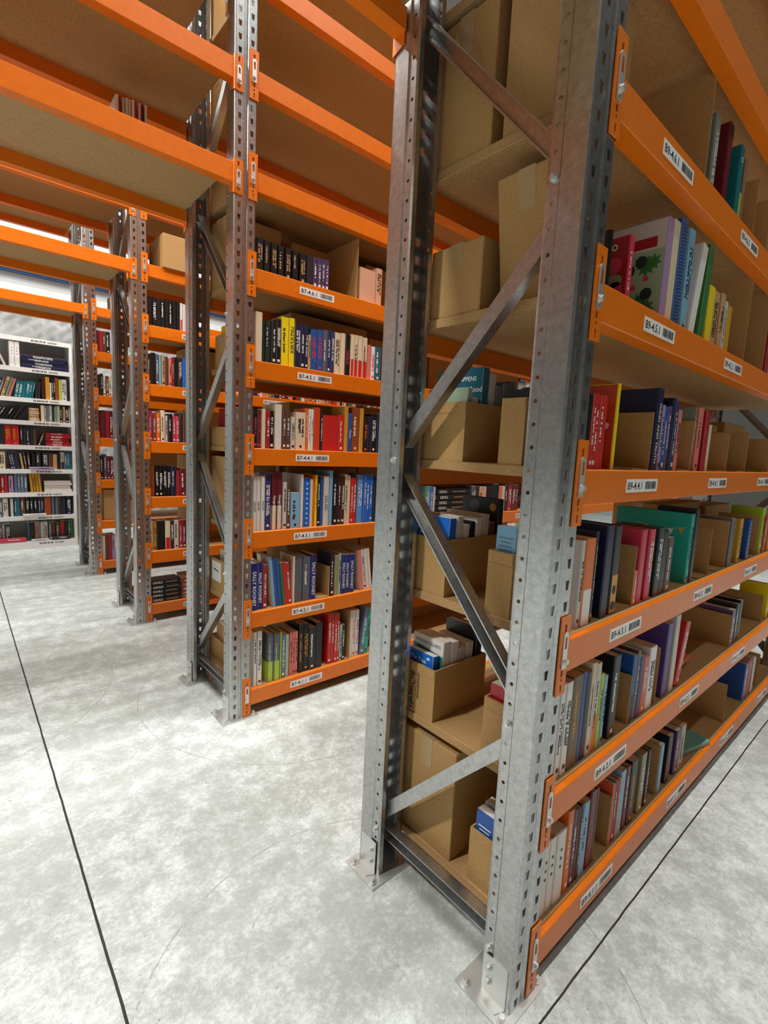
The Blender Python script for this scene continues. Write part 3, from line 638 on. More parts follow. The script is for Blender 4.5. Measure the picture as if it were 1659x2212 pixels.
SHELVES = """
@ B9 6 40 200
d 732 4 340 300
b 742 74 247 greygreen p
b 826 112 275 maroon h m=Bk
b 944 117 259 teal h m=E
b 1065 20 129 lime p
b 1087 26 241 pinkbrown p
d 1256 4 240 190
d 1450 4 240 190
@ B9 5 35 210
b 193 14 143 black p d=130
b 300 25 166 rose h d=130 f=flower
b 481 64 273 lilac h f=leaf d=205
b 549 44 280 cream h
b 597 49 298 blue s
b 662 44 292 sky h
b 732 45 284 white p l=10
b 788 69 298 green p l=5
b 861 50 190 yellow p
b 917 55 186 tan p m=K
b 980 64 193 tan p m=K
b 1049 29 177 pale p
b 1084 41 170 mustard p
d 1327 4 326 190
d 1611 4 429 190
b 1638 70 209 crimson p
@ B9 4 30 130
b 167 14 174 black p
b 182 17 177 red p
b 200 18 178 red p
b 218 19 177 red p
b 237 21 178 red p
b 308 15 215 yellow p f=sunset d=150
d 538 4 163 190
b 541 62 233 navy h t=WIND_AND_TRUTH d=160
b 606 18 190 lilac p
b 627 24 187 blue p
b 652 24 191 violet p
b 677 21 217 navy h
b 699 26 207 indigo p
b 726 30 186 salmon p
d 875 4 164 190
b 878 10 208 greygreen p
b 890 70 210 salmon p m=D
b 968 62 205 crimson p
b 1032 23 161 cream p
d 1274 4 146 200
d 1537 4 164 200
d 1928 4 155 200
@ B9 3 30 130
b 199 17 224 pale p m=D
b 221 48 226 orange p s=white
b 271 16 242 black h m=G
b 288 83 253 navy h
b 381 39 248 charcoal h m=P d=150
d 528 4 179 160
b 535 21 104 orange p
b 558 35 225 rose h
b 595 64 221 rose h
b 661 69 221 darkgreen h m=W
b 732 43 206 black h
b 779 42 183 brown p m=W
b 975 30 250 aqua h f=bunting d=260
b 1013 31 266 charcoal h
d 1218 4 179 200
d 1432 4 197 200
b 1456 65 205 grey s
b 1529 126 196 mustard h
b 1659 132 185 blue h m=S
d 1922 4 192 170
b 1939 97 228 lime p
b 2044 59 191 red p
b 2111 84 180 mustard p
@ B9 2 30 130
b 169 24 257 white p m=D
b 196 30 256 white p m=D
b 229 50 261 bronze p m=G
b 284 19 260 blue p
b 304 25 253 navy p
b 333 24 272 cream p
b 358 29 264 pale p s=orange
b 391 19 225 lime p
b 413 19 214 sky p
b 466 43 258 black h m=W
d 601 4 163 180
b 608 25 225 blue p s=black d=170
b 641 19 233 slate p m=D
b 662 32 208 indigo p
b 697 38 195 coral p
b 744 52 217 white p m=D
d 818 4 203 150
b 851 69 271 redblue p
b 928 67 287 pale h
b 1010 45 241 red p l=14
n 1675 577 150 260
b 1687 47 165 violet p
b 1744 43 185 charcoal h
b 1795 47 195 black h
b 2309 97 190 yellow p
@ B9 1 30 130
b 161 29 215 offwhite h m=V
b 192 32 215 offwhite h m=V
b 226 47 215 offwhite h m=V
b 284 29 252 orange p
b 315 21 241 purple p
b 338 14 238 maroon p
b 354 16 243 charcoal p m=W
b 372 34 237 sky p
b 412 36 253 maroon h
b 450 12 249 brown p
d 554 4 174 170
b 562 16 209 coral p
b 581 23 210 violet p m=W
b 606 11 211 orange p
b 618 34 231 sky p
b 659 29 230 maroon h
b 697 46 232 black p m=G
b 750 73 224 khaki h
b 841 20 217 charcoal h
d 940 4 199 170
b 960 28 190 sky p
b 1007 73 195 black p
b 1126 41 185 purple p
b 1176 49 185 beige p
n 1766 616 190 260
b 2090 55 200 blue h
b 2153 34 195 crimson p
b 2196 23 195 red p
b 2227 62 195 pale p
@ B7 6 1640 150
b 121 35 143 black h m=N
b 159 30 144 black h m=N
b 194 32 143 black h m=N
b 232 31 142 black h m=N
b 269 32 140 black h m=N
b 306 32 139 black h m=N
b 345 36 138 black h m=N
b 385 37 139 charcoal h
b 425 22 143 purple p m=W
b 450 21 144 purple p m=W
b 474 17 145 purple p m=W
b 493 22 146 purple p m=W
d 695 4 305 280
b 713 108 171 peach h d=130
b 824 41 195 peach h
@ B7 5 1635 130
b 118 35 222 cream p
b 157 11 189 charcoal p
b 170 12 190 darkgreen p m=W
b 184 19 193 black p
b 205 20 200 black p m=W
b 227 23 210 black p m=W
b 253 40 226 yellow p m=Y
b 295 28 228 yellow p m=Y
b 326 33 212 navy p
b 363 20 214 navy p m=D
b 385 16 214 navy p m=D
b 403 14 170 tan p
b 420 35 201 blue p m=R
b 458 31 205 blue p m=R
b 492 26 210 slate p
b 520 18 212 indigo p m=W
b 541 19 212 indigo p m=W
b 564 36 211 cream p
b 602 28 214 cream p
b 634 29 213 black p t=Unkind c=rose
b 666 23 219 cream p s=red
b 692 24 221 cream p s=red
b 719 28 221 cream p s=red
b 750 30 218 cream p s=red
b 784 23 185 salmon p
b 810 24 180 white p m=R
b 837 44 183 tealblue p m=W
@ B7 4 1635 130
b 114 22 182 black p m=R
b 138 17 181 maroon p m=R
b 158 20 186 cream p
b 181 18 182 crimson p m=W
b 201 21 180 black p
b 227 37 215 offwhite p f=cream
b 268 19 192 brown p
b 289 20 191 brown p m=D
b 316 23 161 pale p m=D
b 343 57 187 cream p f=cream d=140
b 402 13 210 orange p
b 417 13 208 white p m=R
b 433 14 208 white p m=R
b 451 36 219 orangered p
b 491 12 211 charcoal p
b 506 98 185 red p d=100
b 607 32 194 red p m=D
b 643 24 239 gold p
b 669 24 209 blue p t=Theory
b 697 48 241 rust h
b 747 26 241 gold p
b 781 23 200 black p m=O
b 807 23 202 navy p
b 833 37 212 black p m=D
b 875 35 219 navy p
b 915 36 230 cream p
b 957 31 233 brown p
@ B7 3 1635 140
b 118 20 259 offwhite p t=SALAD c=grey
b 139 18 262 offwhite p t=SALAD c=grey
b 159 19 267 offwhite p t=SALAD c=grey
b 181 31 273 indigo p m=W
b 216 27 286 maroon h s=cream t=Geography
b 245 29 286 maroon h s=cream t=Geography
b 278 21 238 pale p m=D
b 301 18 235 brown p
b 324 56 182 sky p f=dusk d=120
b 382 14 275 offwhite h d=200
b 402 36 258 brightblue p m=S
b 440 16 252 cream p
b 458 11 268 orange p
b 470 11 272 yellow p
b 484 17 265 black p m=W
b 503 14 261 blue p
b 522 33 266 pale p t=SALAD c=grey
b 558 21 296 lightblue h
b 583 31 283 black h
b 618 19 261 darkmaroon p m=D
b 640 21 261 darkmaroon p m=D
b 664 17 276 cream p
b 684 17 270 cream p
b 704 16 258 red p
b 722 21 257 red p
b 751 39 273 skyyellow p
b 794 21 276 brightblue p m=W
b 817 22 276 brightblue p m=W
b 842 25 276 brightblue p m=W
b 872 18 264 black p
b 900 42 264 navy p
@ B7 2 1635 135
b 113 34 239 navywhite p t=SALLY_ROONEY
b 150 26 239 navywhite p t=SALLY_ROONEY
b 179 20 226 crimson p
b 233 17 264 lightblue p l=-6 f=cream
b 252 17 257 blue p l=-6
b 271 16 249 blue p l=-6
b 290 12 227 green p l=-6
b 305 17 228 red p l=-6 s=red
b 324 18 222 red p l=-6 s=red
b 347 11 252 cream p
b 361 44 252 slate h
b 409 45 241 slate h
b 459 32 246 navywhite p t=SALLY_ROONEY
d 576 4 170 160
b 583 25 244 charcoal h
b 611 24 226 khaki p
b 638 19 235 palegreen p
b 661 25 227 navywhite p t=SALLY_ROONEY
b 689 24 224 navywhite p t=SALLY_ROONEY
b 716 34 224 navywhite p t=SALLY_ROONEY
b 799 24 237 salmon p l=-8 f=cream
b 826 19 243 offwhite p l=-8
b 848 19 245 offwhite p l=-8
b 871 18 247 offwhite p l=-8
@ B7 1 1635 135
b 132 18 286 offwhite p m=D
b 152 24 288 offwhite p m=D
b 209 33 260 slate h s=lime m=A
b 245 34 256 slate h s=lime m=A
b 281 7 258 lime p
b 291 22 243 bluegrey p m=W
b 315 19 235 palegreen p
b 340 15 241 salmon p m=D
b 356 15 241 salmon p m=D
b 372 16 239 salmon p m=D
b 396 25 272 black p m=G
b 426 31 269 black p m=G
b 460 37 243 charcoal p m=W
b 500 43 261 charcoal h
b 584 20 292 red p m=W f=red
b 607 18 288 red p m=W
b 627 17 286 red p m=W
b 646 15 285 red p m=W
b 663 18 214 palegreen p
b 683 17 214 black p m=W
d 732 4 290 150
b 738 16 288 offwhite p
b 756 21 285 offwhite p m=R
b 780 22 283 offwhite p m=R
b 814 25 285 bluegrey p l=7 m=W
b 842 27 271 aqua p l=7 m=T
@ B7 3 1635 130
b 1303 41 200 skygreen p
b 1346 23 200 brightblue p t=NEW_ZEALAND
b 1375 15 195 pale p
s 1397 353 5 36 black DEVILS
b 1762 24 195 slate p
b 1787 24 195 slate p
b 1813 28 195 charcoal p
b 1845 41 190 peach p
b 1889 38 190 peach p
b 1932 81 200 black h
b 2017 60 205 black p s=red
b 2080 35 190 salmon p
b 2119 37 190 cream p
b 2160 37 200 darkmaroon p
b 2201 42 195 crimson p
b 2248 40 200 maroon p m=W
b 2293 38 200 maroon p m=W
@ B7 2 1635 130
b 1198 24 185 gold p
b 1225 26 185 khaki p l=5
b 1253 20 190 orangered p l=5
b 1275 20 190 orangered p l=5
b 1296 20 190 orangered p l=5
b 1318 20 190 orangered p l=5
b 1343 27 195 navy p l=3
b 1373 16 190 rose p
b 1391 18 190 cream p
b 1414 42 210 brown h
b 1460 50 200 brown h
b 1515 23 190 crimson p
b 1541 23 190 rose p
b 1567 33 195 navy p
b 1604 43 195 charcoal p
b 1651 25 190 crimson p
b 1680 35 195 black p
@ B7 4 1635 130
b 1252 48 190 tan p
b 1303 45 190 peach p
d 1450 4 150 180
b 1455 29 180 charcoal p
b 1488 32 190 navy p
b 1524 32 185 black p
b 1704 48 190 tan p
b 1756 45 185 gold p
b 1805 46 185 cream p
b 1943 53 190 crimson p
b 2006 87 190 black p
b 2104 67 195 navy p
@ B5 6 3250 150
b 108 29 196 black h
b 139 28 195 black h
b 168 27 193 black h
b 196 27 196 black h
b 225 26 198 black h
b 252 24 200 black h
b 278 23 200 black h
b 303 21 200 black h
b 327 18 196 offwhite p s=red
b 347 23 192 pale p
@ B5 5 3250 135
b 101 26 208 charcoal p
b 130 26 219 black p
b 158 18 213 slate p
b 179 17 212 lightblue p
b 199 21 211 tan p
b 222 20 206 brown p
b 246 21 198 salmon p
b 270 11 205 crimson p
b 284 28 212 black p
b 315 28 213 charcoal p
b 345 23 213 brightblue p
@ B5 4 3250 135
b 106 25 218 magenta p
b 133 22 200 rust p
b 158 24 206 orange p
b 187 28 225 cream p m=D
b 217 19 190 pale p
b 240 28 204 black p m=W
b 271 22 194 rose p
b 295 21 191 rose p
b 320 22 215 charcoal p
b 345 23 213 brown p
@ B5 3 3250 135
b 103 37 223 rust p
b 145 24 223 black h m=W
b 173 25 224 black h m=W
b 201 25 224 black h m=W
b 229 25 224 black h m=W
b 258 32 225 navy p
b 295 24 190 crimson p
b 323 42 208 maroon p
@ B5 2 3250 135
b 101 23 212 cream p
b 128 21 210 gold p
b 152 27 217 black p
b 182 25 215 black h
b 211 36 213 cream p s=red
b 250 24 216 charcoal p
b 277 33 218 pale p
b 314 23 217 crimson p
b 339 26 215 maroon p
@ B5 1 3250 135
s 108 219 5 33 black DEVILS
s 331 94 6 30 rust -
@ B3 6 4850 135
b 106 21 197 maroon p
b 131 24 196 crimson p
b 159 24 196 brown p m=W
b 186 33 196 black p m=W
@ B3 5 4850 135
b 107 22 191 charcoal p
b 132 19 205 black p
b 154 18 191 offwhite p
b 176 20 189 brown p
b 200 22 187 cream p
@ B3 4 4850 135
b 106 28 261 maroon p
b 136 29 264 maroon p
b 169 27 261 crimson p
b 199 28 263 maroon p
@ B3 3 4850 135
b 108 32 233 black p m=W
b 143 23 245 violet p
b 170 23 223 maroon p m=W
b 196 29 224 maroon p m=W
@ B3 1 4850 135
b 107 28 246 cream p
b 138 23 250 brown p
b 164 26 253 crimson p
b 194 31 251 lilac p
@ W 0 6450 150
b -562 20 150 tan p l=-20
b -540 19 140 brown p l=-20
b -518 22 135 charcoal p l=-22
b -493 22 140 pale p l=-22
b -436 45 291 white h m=V
b -389 46 289 white h m=V
s -333 447 4 36 navy -
@ W 1 6450 150
b -581 20 205 charcoal p l=16
b -559 18 200 slate p l=16
b -530 30 220 tan p l=18
b -492 24 215 greygreen p l=18
b -465 18 205 salmon p l=18
b -442 31 178 teal h l=10
b -410 31 180 teal h l=10
b -377 31 183 teal h l=10
b -345 31 185 teal h l=10
b -312 30 186 teal h l=10
b -281 14 185 teal h l=10
b -242 23 182 charcoal h l=5
b -214 27 186 charcoal h l=5
b -169 38 235 darkmaroon h
b -125 41 256 gold h
b -82 16 194 offwhite p
b -63 18 243 black p m=W
b -43 17 239 black p m=W
b -22 35 256 rust p
b 17 22 240 lime p
b 41 53 245 pale h
b 101 23 247 navy p
@ W 2 6450 150
b -617 20 170 charcoal h l=30
b -582 21 170 charcoal h l=30
b -546 21 175 black h l=30
b -509 21 175 black h l=30
b -473 21 180 black h l=30
b -436 21 180 charcoal h l=30
b -399 21 180 black h l=30
s -281 97 6 24 tan -
b -167 32 185 cream p
b -133 18 184 khaki p
b -112 24 183 bluegrey p
b -86 25 189 pale p
b -55 16 188 darkgreen p
b -37 26 186 greengrey p
b -9 25 192 palegreen p
b 18 27 184 black p
b 49 23 187 tan p
b 75 27 186 black p m=W
b 105 22 185 greengrey p
@ W 3 6450 150
b -584 21 180 cream p
b -561 39 237 charcoal p
b -512 59 263 red h m=G
b -450 69 268 red h m=G
b -372 27 246 charcoal h
b -343 29 248 charcoal h
b -312 28 250 charcoal h
b -282 31 252 charcoal h
b -250 27 184 brown p
b -210 20 150 brown p l=20
s -127 241 5 30 crimson -
@ W 4 6450 150
b -585 67 194 cream h m=D
b -467 19 197 navy p l=-8
b -446 17 194 navy p l=-8
b -426 18 191 navy p l=-8
b -406 20 192 navy p l=-8
b -369 21 180 tan p l=-7
b -337 17 191 brown p l=-6
b -306 22 188 darkmaroon p l=-5
b -273 34 183 black h
b -233 46 194 charcoal h
b -172 56 196 charcoal h
b -112 36 191 brown h
b -70 41 178 tan h
b -26 31 183 black p
b 9 37 205 pale p s=charcoal
b 49 21 241 tealblue p
b 73 21 238 tealblue p
b 96 23 235 tealblue p
@ W 5 6450 150
b -602 30 195 crimson p
b -568 27 198 crimson h
b -539 33 201 crimson h
b -499 44 195 lilac h
b -447 27 231 bluegrey h
b -417 28 232 bluegrey h
b -387 29 232 bluegrey h
b -356 29 232 bluegrey h
b -293 22 235 gold h l=-4
b -266 23 236 gold h l=-4
b -238 23 236 gold h l=-4
b -211 23 236 gold h l=-4
s -163 276 5 26 offwhite -
@ W 6 6450 150
b -608 42 208 slate p
b -562 48 210 pale p
b -510 15 206 black p
b -493 27 205 pale p
b -456 24 207 tealblue p
b -430 24 207 tealblue p
b -399 43 222 brown h
b -350 34 225 black h m=W
b -309 34 223 black h m=W
b -270 35 222 black h m=W
b -229 25 211 navy p
b -202 24 210 navy p
b -171 65 222 rust h
b -99 28 232 slate p
b -62 29 234 slate p
b -31 28 237 charcoal p
b 3 42 207 charcoal h
b 53 47 209 navy h
@ W 7 6500 120
b -613 37 207 slate p
b -573 19 205 pale p
b -552 54 210 charcoal p
b -342 24 246 tealblue p
b -312 21 237 black p
b -289 21 236 black p
b -266 25 234 salmon p
b -239 21 219 greengrey p
b -214 33 217 pale p
b -180 39 229 pale p
b -128 20 212 greengrey p
b -106 43 224 brown h
b -59 44 199 brown h
b -12 40 233 crimson p
b 32 32 238 black p
b 69 22 236 green p
b 94 24 234 green p
"""
rnd = random.Random(11)
def read_shelves():
    out = []
    for line in SHELVES.split('\n'):
        q = line.split()
        if not q: continue
        if q[0] == '@': out.append(((q[1], int(q[2])), int(q[3])/1000, int(q[4])/1000, []))
        else: out[-1][3].append(q)
    return out
for (K, L), YY, DEP, rows in read_shelves():
    key = (K, L); Z = WZ[L] if K == 'W' else ztop(L)
    hmax = .372 if K != 'W' else (.29 if L in (0, 1) else .235)
    its = []
    for q in rows:
        x, w = float(q[1])/1000, float(q[2])/1000
        opts = dict(s.split('=', 1) for s in q[6:]) if q[0] == 'b' else {}
        if q[0] == 'b':
            if w > (.058 if K == 'B9' else .2): x += w-.04; w = .04
            if q[5] == 's': w = min(w, .04)
        if K == 'W': w = min(w, .122-x) if x < .122 else w
        its.append([x, w, q, opts, R(float(opts.get('l', 0)))])
    its.sort(key=lambda a: a[0])
    end_lo = end_hi = -9.0; n_div = 0; base = 0.0; bin_end = -9
    for x, w, q, opts, ang in its:
        typ = q[0]; h = min(float(q[3])/1000 if typ != 's' else .2, hmax-.02)
        if typ == 'd':
            x = max(x, end_lo+.0045, end_hi+.0045); gap = x-max(end_lo, end_hi)
            n_div += 1
            divider(x, YY, Z+.0003, h, float(q[4])/1000, 'upright cardboard divider, %s from the end on %s' % (ORD[n_div], shelf_phrase(K, L)), min(.11, gap-.006))
            end_lo = end_hi = x+.0005; continue
        if typ == 'n':
            x = max(x, end_lo+.001, end_hi+.001)
            bin_(x, YY, Z+.0003, w, h, float(q[4])/1000, 'open-front cardboard bin holding a few books, %s' % shelf_phrase(K, L))
            end_lo = end_hi = x+.005; bin_end = x+w; continue
        if bin_end > 0 and x > bin_end-.06: x = max(x, bin_end+.002)
        z = Z+(.0048 if x < bin_end else 0)
        hs = h*math.sin(ang); wc = w/math.cos(ang)
        x = max(x, end_lo+.0006, end_hi+.0006-hs)
        if typ == 'b':
            d = float(opts['d'])/1000 if 'd' in opts else DEP*(1+.12*(rnd.random()-.5))
            if K == 'B9' and x < .43: d = min(d, .118)
            make_book(x, YY+rnd.random()*(.006 if K != 'B9' else .003), z, w-.0004, h, d, q[4], q[5], opts, key, rnd)
            end_lo = x+wc; end_hi = x+wc+hs; continue
        cnt, th, color, title = int(q[3]), float(q[4])/1000, q[5], q[6]
        x = max(x, end_lo+.001, end_hi+.001); w = min(w, (.122-x) if K == 'W' else w)
        for i in range(cnt):
            hh = w*(1-.03*((i*7) % 3))
            mb, mats, pg = book_mesh(th-.0006, hh, min(.15, DEP), color, True)
            o = mb.build('hardback_book', mats, recalc=False); pg.build('page_block', PAPER, o, recalc=False)
            if title != '-':
                t = MB(); put_text(t, title, lambda u, v: (th*.5-v, -.0007, u), hh*.22, 0, hh*.32, th*.5); t.build('spine_title', WHITE, o, recalc=False)
                m_ = MB(); [m_.quad((th*.4, -.0006, hh*(.5+.05*j)), (th*.6, -.0006, hh*(.5+.05*j)), (th*.6, -.0006, hh*(.53+.05*j)), (th*.4, -.0006, hh*(.53+.05*j))) for j in range(8)]; m_.build('spine_mark', cmat('tan'), o)
            else: spine_marks(random.Random(i), th, hh*.8).build('spine_mark', WHITE, o)
            o.rotation_euler = (0, R(90), 0); o.location = (x, YY+.004*((i*5) % 3), Z+th*(i+1))
            tag(o, '%s hardback lying flat, %s up in a pile of %s, %s' % (CNAME.get(color, color), ('lowest', 'second', 'third', 'fourth', 'fifth', 'sixth')[i], {4: 'four', 5: 'five', 6: 'six'}[cnt], shelf_phrase(K, L)), 'book', 'books lying in piles')
        end_lo = end_hi = x+w
r5 = random.Random(5)
pal5 = ['cream', 'crimson', 'black', 'tan', 'navy', 'red', 'offwhite', 'charcoal', 'salmon', 'gold', 'slate', 'brown', 'green', 'maroon', 'peach']
xs = .70
while xs < 2.55:
    w_ = .016+.02*r5.random(); c = pal5[r5.randrange(15)]
    make_book(xs, ROWY['B5']+.02, ztop(5), w_, .17+.05*r5.random(), .13, c, 'p', {'far': '1'}, ('B5', 5), r5); xs += w_+.0006
# the small far paperbacks beyond the three hundred that show largest: one mass
def join_far():
    far = [b for b in BOOKS if b[3] == 'p' and (b[0][0] in ('W', 'B3') or b[5].get('far'))]
    mats, vs, fs, ms = [], [], [], []
    for b in far:
        root = b[1]
        m0 = Matrix.LocRotScale(root.location, root.rotation_euler, None)
        for o in [root]+list(root.children):
            base = len(vs); vs += [tuple(m0 @ v.co) for v in o.data.vertices]
            idx = []
            for m in o.data.materials:
                if m not in mats: mats.append(m)
                idx.append(mats.index(m))
            for p in o.data.polygons: fs.append(tuple(base+i for i in p.vertices)); ms.append(idx[p.material_index])
        for o in list(root.children): bpy.data.objects.remove(o)
        bpy.data.objects.remove(root); BOOKS.remove(b)
    me = bpy.data.meshes.new('far_paperbacks'); me.from_pydata(vs, [], fs)
    for m in mats: me.materials.append(m)
    me.polygons.foreach_set('material_index', ms)
    o = link('far_paperbacks', me); o['kind'] = 'stuff'
    tag(o, 'small distant paperbacks filling the white bookcase and the far racks', 'books')
join_far()
# labels for the standing books
by = {}
for b in BOOKS: by.setdefault(b[0], []).append(b)
SPECIAL = {'leaf': 'with a leafy green cover', 'sunset': 'with clouds on its orange cover', 'flower': 'with flowers on its cover', 'bunting': 'with white bunting on the cover', 'dusk': 'with a dusk sky cover'}
for key, bs in by.items():
    bs.sort(key=lambda b: b[1].location.x); ph = shelf_phrase(*key)
    cn = [CNAME.get(b[2], b[2]) for b in bs]
    for i, (k, o, color, kind, w, opts) in enumerate(bs):
        kd = KINDN[kind][1]; c = cn[i]
        same = [j for j in range(len(bs)) if cn[j] == c]
        note = SPECIAL.get(opts.get('f'), '')
        if not note and 's' in opts: note = 'with %s lower half' % CNAME.get(opts['s'], opts['s'])
        if not note and abs(float(opts.get('l', 0))) > 9: note = 'leaning over'
        lf, rt = (cn[i-1] if i else None), (cn[i+1] if i+1 < len(bs) else None)
        base = '%s%s %s' % ('thick ' if w > .042 else '', c, kd)
        trip = sum(1 for j in same if (cn[j-1] if j else None, cn[j+1] if j+1 < len(bs) else None) == (lf, rt))
        if len(same) == 1: lab = '%s %s, only %s one, %s' % (base, note, c, ph)
        elif trip == 1 and lf and rt and lf != rt: lab = '%s between %s and %s books, %s' % (base.replace('thick ', ''), lf, rt, ph)
        else:
            lab = '%s, %s of the %s %s ones, %s' % (base, ORD[same.index(i)+1], {2: 'two', 3: 'three', 4: 'four', 5: 'five', 6: 'six', 7: 'seven', 8: 'eight', 9: 'nine'}.get(len(same), 'many'), c, ph)
        lab = ' '.join(lab.replace(' ,', ',').split())
        if lab in LABELS: lab = '%s, %s book along, %s' % (base, ORD[i+1], ph)
        lab = lab if len(lab.replace(',', ' ').split()) <= 16 else '%s, %s book along, %s' % (base, ORD[i+1], ph)
        tag(o, lab, 'book', {'W': 'books in the white bookcase'}.get(key[0], 'books in the %s' % RNAME.get(key[0], '')))

# ------------------------------------------------------------------ cartons at the open ends of the racks
def face_text(root, lines):
    t = MB()
    for s, cy, cz, L, H in lines: put_text(t, s, lambda u, v, cy=cy, cz=cz: (-.0008, cy-v, cz+u), 0, 0, L, H)
    t.build('printed_lettering', INK, root, recalc=False)
def loose_book(x, y, z, w, h, d, color, kind, label, rot, tilt=0.0, title=None, art=None):
    """book standing in a carton with its cover towards the end of the rack"""
    mb, mats, pg = book_mesh(w, h, d, color, kind == 'h'); o = mb.build(KINDN[kind][0], mats, recalc=False)
    pg.build('page_block', PAPER, o, recalc=False)
    fn = lambda u, v: (-.0006, d-u, v)
    if title:
        t = MB()
        for s, cu, cv, W, H in title:
            if s: put_text(t, s, fn, cu, cv, W, H)
            else: t.quad(fn(cu-W/2, cv), fn(cu+W/2, cv), fn(cu+W/2, cv+H), fn(cu-W/2, cv+H))
        t.build('cover_title', WHITE if color not in LIGHT else cmat('bluegrey'), o, recalc=False)
    if art: art(o, w, h, d, fn)
    o.rotation_euler = (0, tilt, rot); o.location = (x, y, z+.0004+w*math.sin(max(0, tilt))); tag(o, label, 'book', 'books standing in cartons'); return o
B = .0055
def lines(u, v, n): return [(None, u, v-.011*i, .042-.004*((i*2) % 3), .0035) for i in range(n)]
def rowin(x, y, z, ws, h, d, colors, kinds, desc, where, tilt=0.06):
    xx = x
    for i, (w, c, kd) in enumerate(zip(ws, colors, kinds)):
        loose_book(xx, y, z, w, h*(1-.04*((i*3) % 4)), d, c, kd, '%s %s, %s in the %s' % (CNAME.get(c, c), KINDN[kd][1], ('first', 'second', 'third', 'fourth', 'fifth', 'sixth', 'seventh')[i], where), 0, tilt); xx += w+.004
# fourth shelf up
z = ztop(4)
carton(.110, .356, z, .42, .555, .165, 'brown carton of books at the end of the nearest rack, fourth shelf up, deeper one')
carton(.110, .166, z, .40, .238, .168, 'narrow brown carton at the end of the nearest rack, fourth shelf up')
b = loose_book(.18, .365, z+B, .03, .262, .175, 'tealblue', 'p', 'teal paperback lettered So Good, in the carton on the fourth shelf end', 0, .03, [('HAPPENS', .115, .232, .09, .013), ('So Far, So Good', .1, .2, .15, .028)])
rowin(.12, .37, z+B, (.022, .026), .20, .15, ('palegreen', 'pale'), 'pp', '', 'deeper carton, nearest rack fourth shelf')
rowin(.222, .37, z+B, (.03, .03, .028, .03), .25, .165, ('pale', 'grey', 'bluegrey', 'slate'), 'pppp', '', 'back of the deeper carton, fourth shelf', .02)
rowin(.13, .174, z+B, (.03, .04, .04), .185, .056, ('black', 'brightblue', 'navy'), 'hpp', '', 'narrow carton on the fourth shelf end', .02)
# third shelf up
z = ztop(3)
carton(.110, .393, z, .42, .565, .170, 'brown carton packed with white-edged books, nearest rack end, third shelf up')
carton(.110, .166, z, .40, .245, .172, 'narrow brown carton with a pale blue book, nearest rack, third shelf up')
loose_book(.118, .40, z+B, .03, .226, .155, 'brightblue', 'p', 'bright blue paperback in front of the carton on the third shelf end', 0, .04, [('AND', .05, .19, .05, .02), ('OR', .05, .165, .03, .02)])
rowin(.152, .40, z+B, (.028, .028, .022, .03, .03, .03), .23, .155, ('pale', 'offwhite', 'black', 'white', 'pale', 'brown'), 'pphppp', '', 'carton, third shelf end of nearest rack', .04)
loose_book(.36, .402, z+B, .028, .275, .15, 'black', 'h', 'black picture book with circles, tallest in the third shelf carton', 0, .0, None,
           lambda o, w, h, d, fn: [(lambda m_: (blob(m_, fn, d*.35, h*.9, .02, 20), m_.build('cover_picture', cmat('slate'), o)))(MB()), (lambda m_: (blob(m_, fn, d*.85, h*.9, .013, 20), m_.build('cover_picture', cmat('gold'), o)))(MB())])
loose_book(.125, .176, z+B, .03, .232, .06, 'lightblue', 'p', 'pale blue paperback with small print, narrow carton on third shelf', 0, .02, lines(.03, .20, 5))
loose_book(.16, .176, z+B, .03, .225, .06, 'white', 'p', 'white paperback behind the pale blue one, third shelf carton', 0, .02)
# second shelf up
z = ztop(2)
carton(.110, .407, z, .36, .56, .165, 'brown carton printed with black publisher lettering, nearest rack, second shelf up', art=lambda r, w, d, h: face_text(r, [('HarperCollins', d*.62, h*.52, h*.9, .03), ('www.harpercollins', d*.44, h*.62, h*.66, .013)]))
carton(.110, .150, z, .36, .222, .168, 'narrow brown carton with a red book, nearest rack, second shelf up')
loose_book(.118, .432, z+B, .024, .19, .11, 'brightblue', 'p', 'bright blue paperback with a cloud, front of the lettered carton', 0, .05, [('The Zoo', .045, .165, .07, .018)], lambda o, w, h, d, fn: (lambda m_: (blob(m_, fn, d*.8, h*.93, .007, 10, .6), m_.build('cover_picture', WHITE, o)))(MB()))
loose_book(.146, .42, z+B, .036, .232, .13, 'offwhite', 'p', 'white paperback lettered ROWAN BEAIRD, in the lettered carton', 0, .05, [('ROWAN BEAIRD', .065, .212, .11, .013)],
           lambda o, w, h, d, fn: (lambda m_: (m_.quad(fn(.001, .02), fn(d-.001, .02), fn(d-.001, .185), fn(.001, .2)), m_.build('cover_picture', cmat('teal'), o)))(MB()))
rowin(.186, .42, z+B, (.034, .034, .034), .225, .13, ('white', 'pale', 'offwhite'), 'ppp', '', 'lettered carton, behind the white book', .05)
loose_book(.315, .416, z+B, .03, .25, .135, 'charcoal', 'h', 'dark patterned hardback at the back of the lettered carton', 0, 0)
loose_book(.12, .158, z+B, .03, .20, .055, 'crimson', 'p', 'red paperback in the narrow carton on second shelf end', 0, .02)
# first shelf up
z = ztop(1)
closed_box(.112, .305, z, .345, .545, .345, 'large worn closed carton at the end of the nearest rack, lowest shelf')
carton(.110, .156, z, .36, .236, .165, 'narrow brown carton with a dark blue book, lowest shelf of nearest rack')
loose_book(.118, .165, z+B, .03, .215, .062, 'blue', 'p', 'blue paperback with white small print, carton on the lowest shelf', 0, .03, lines(.03, .17, 4))
loose_book(.155, .165, z+B, .03, .22, .062, 'pale', 'p', 'light grey paperback behind the blue one, lowest shelf carton', 0, .03)
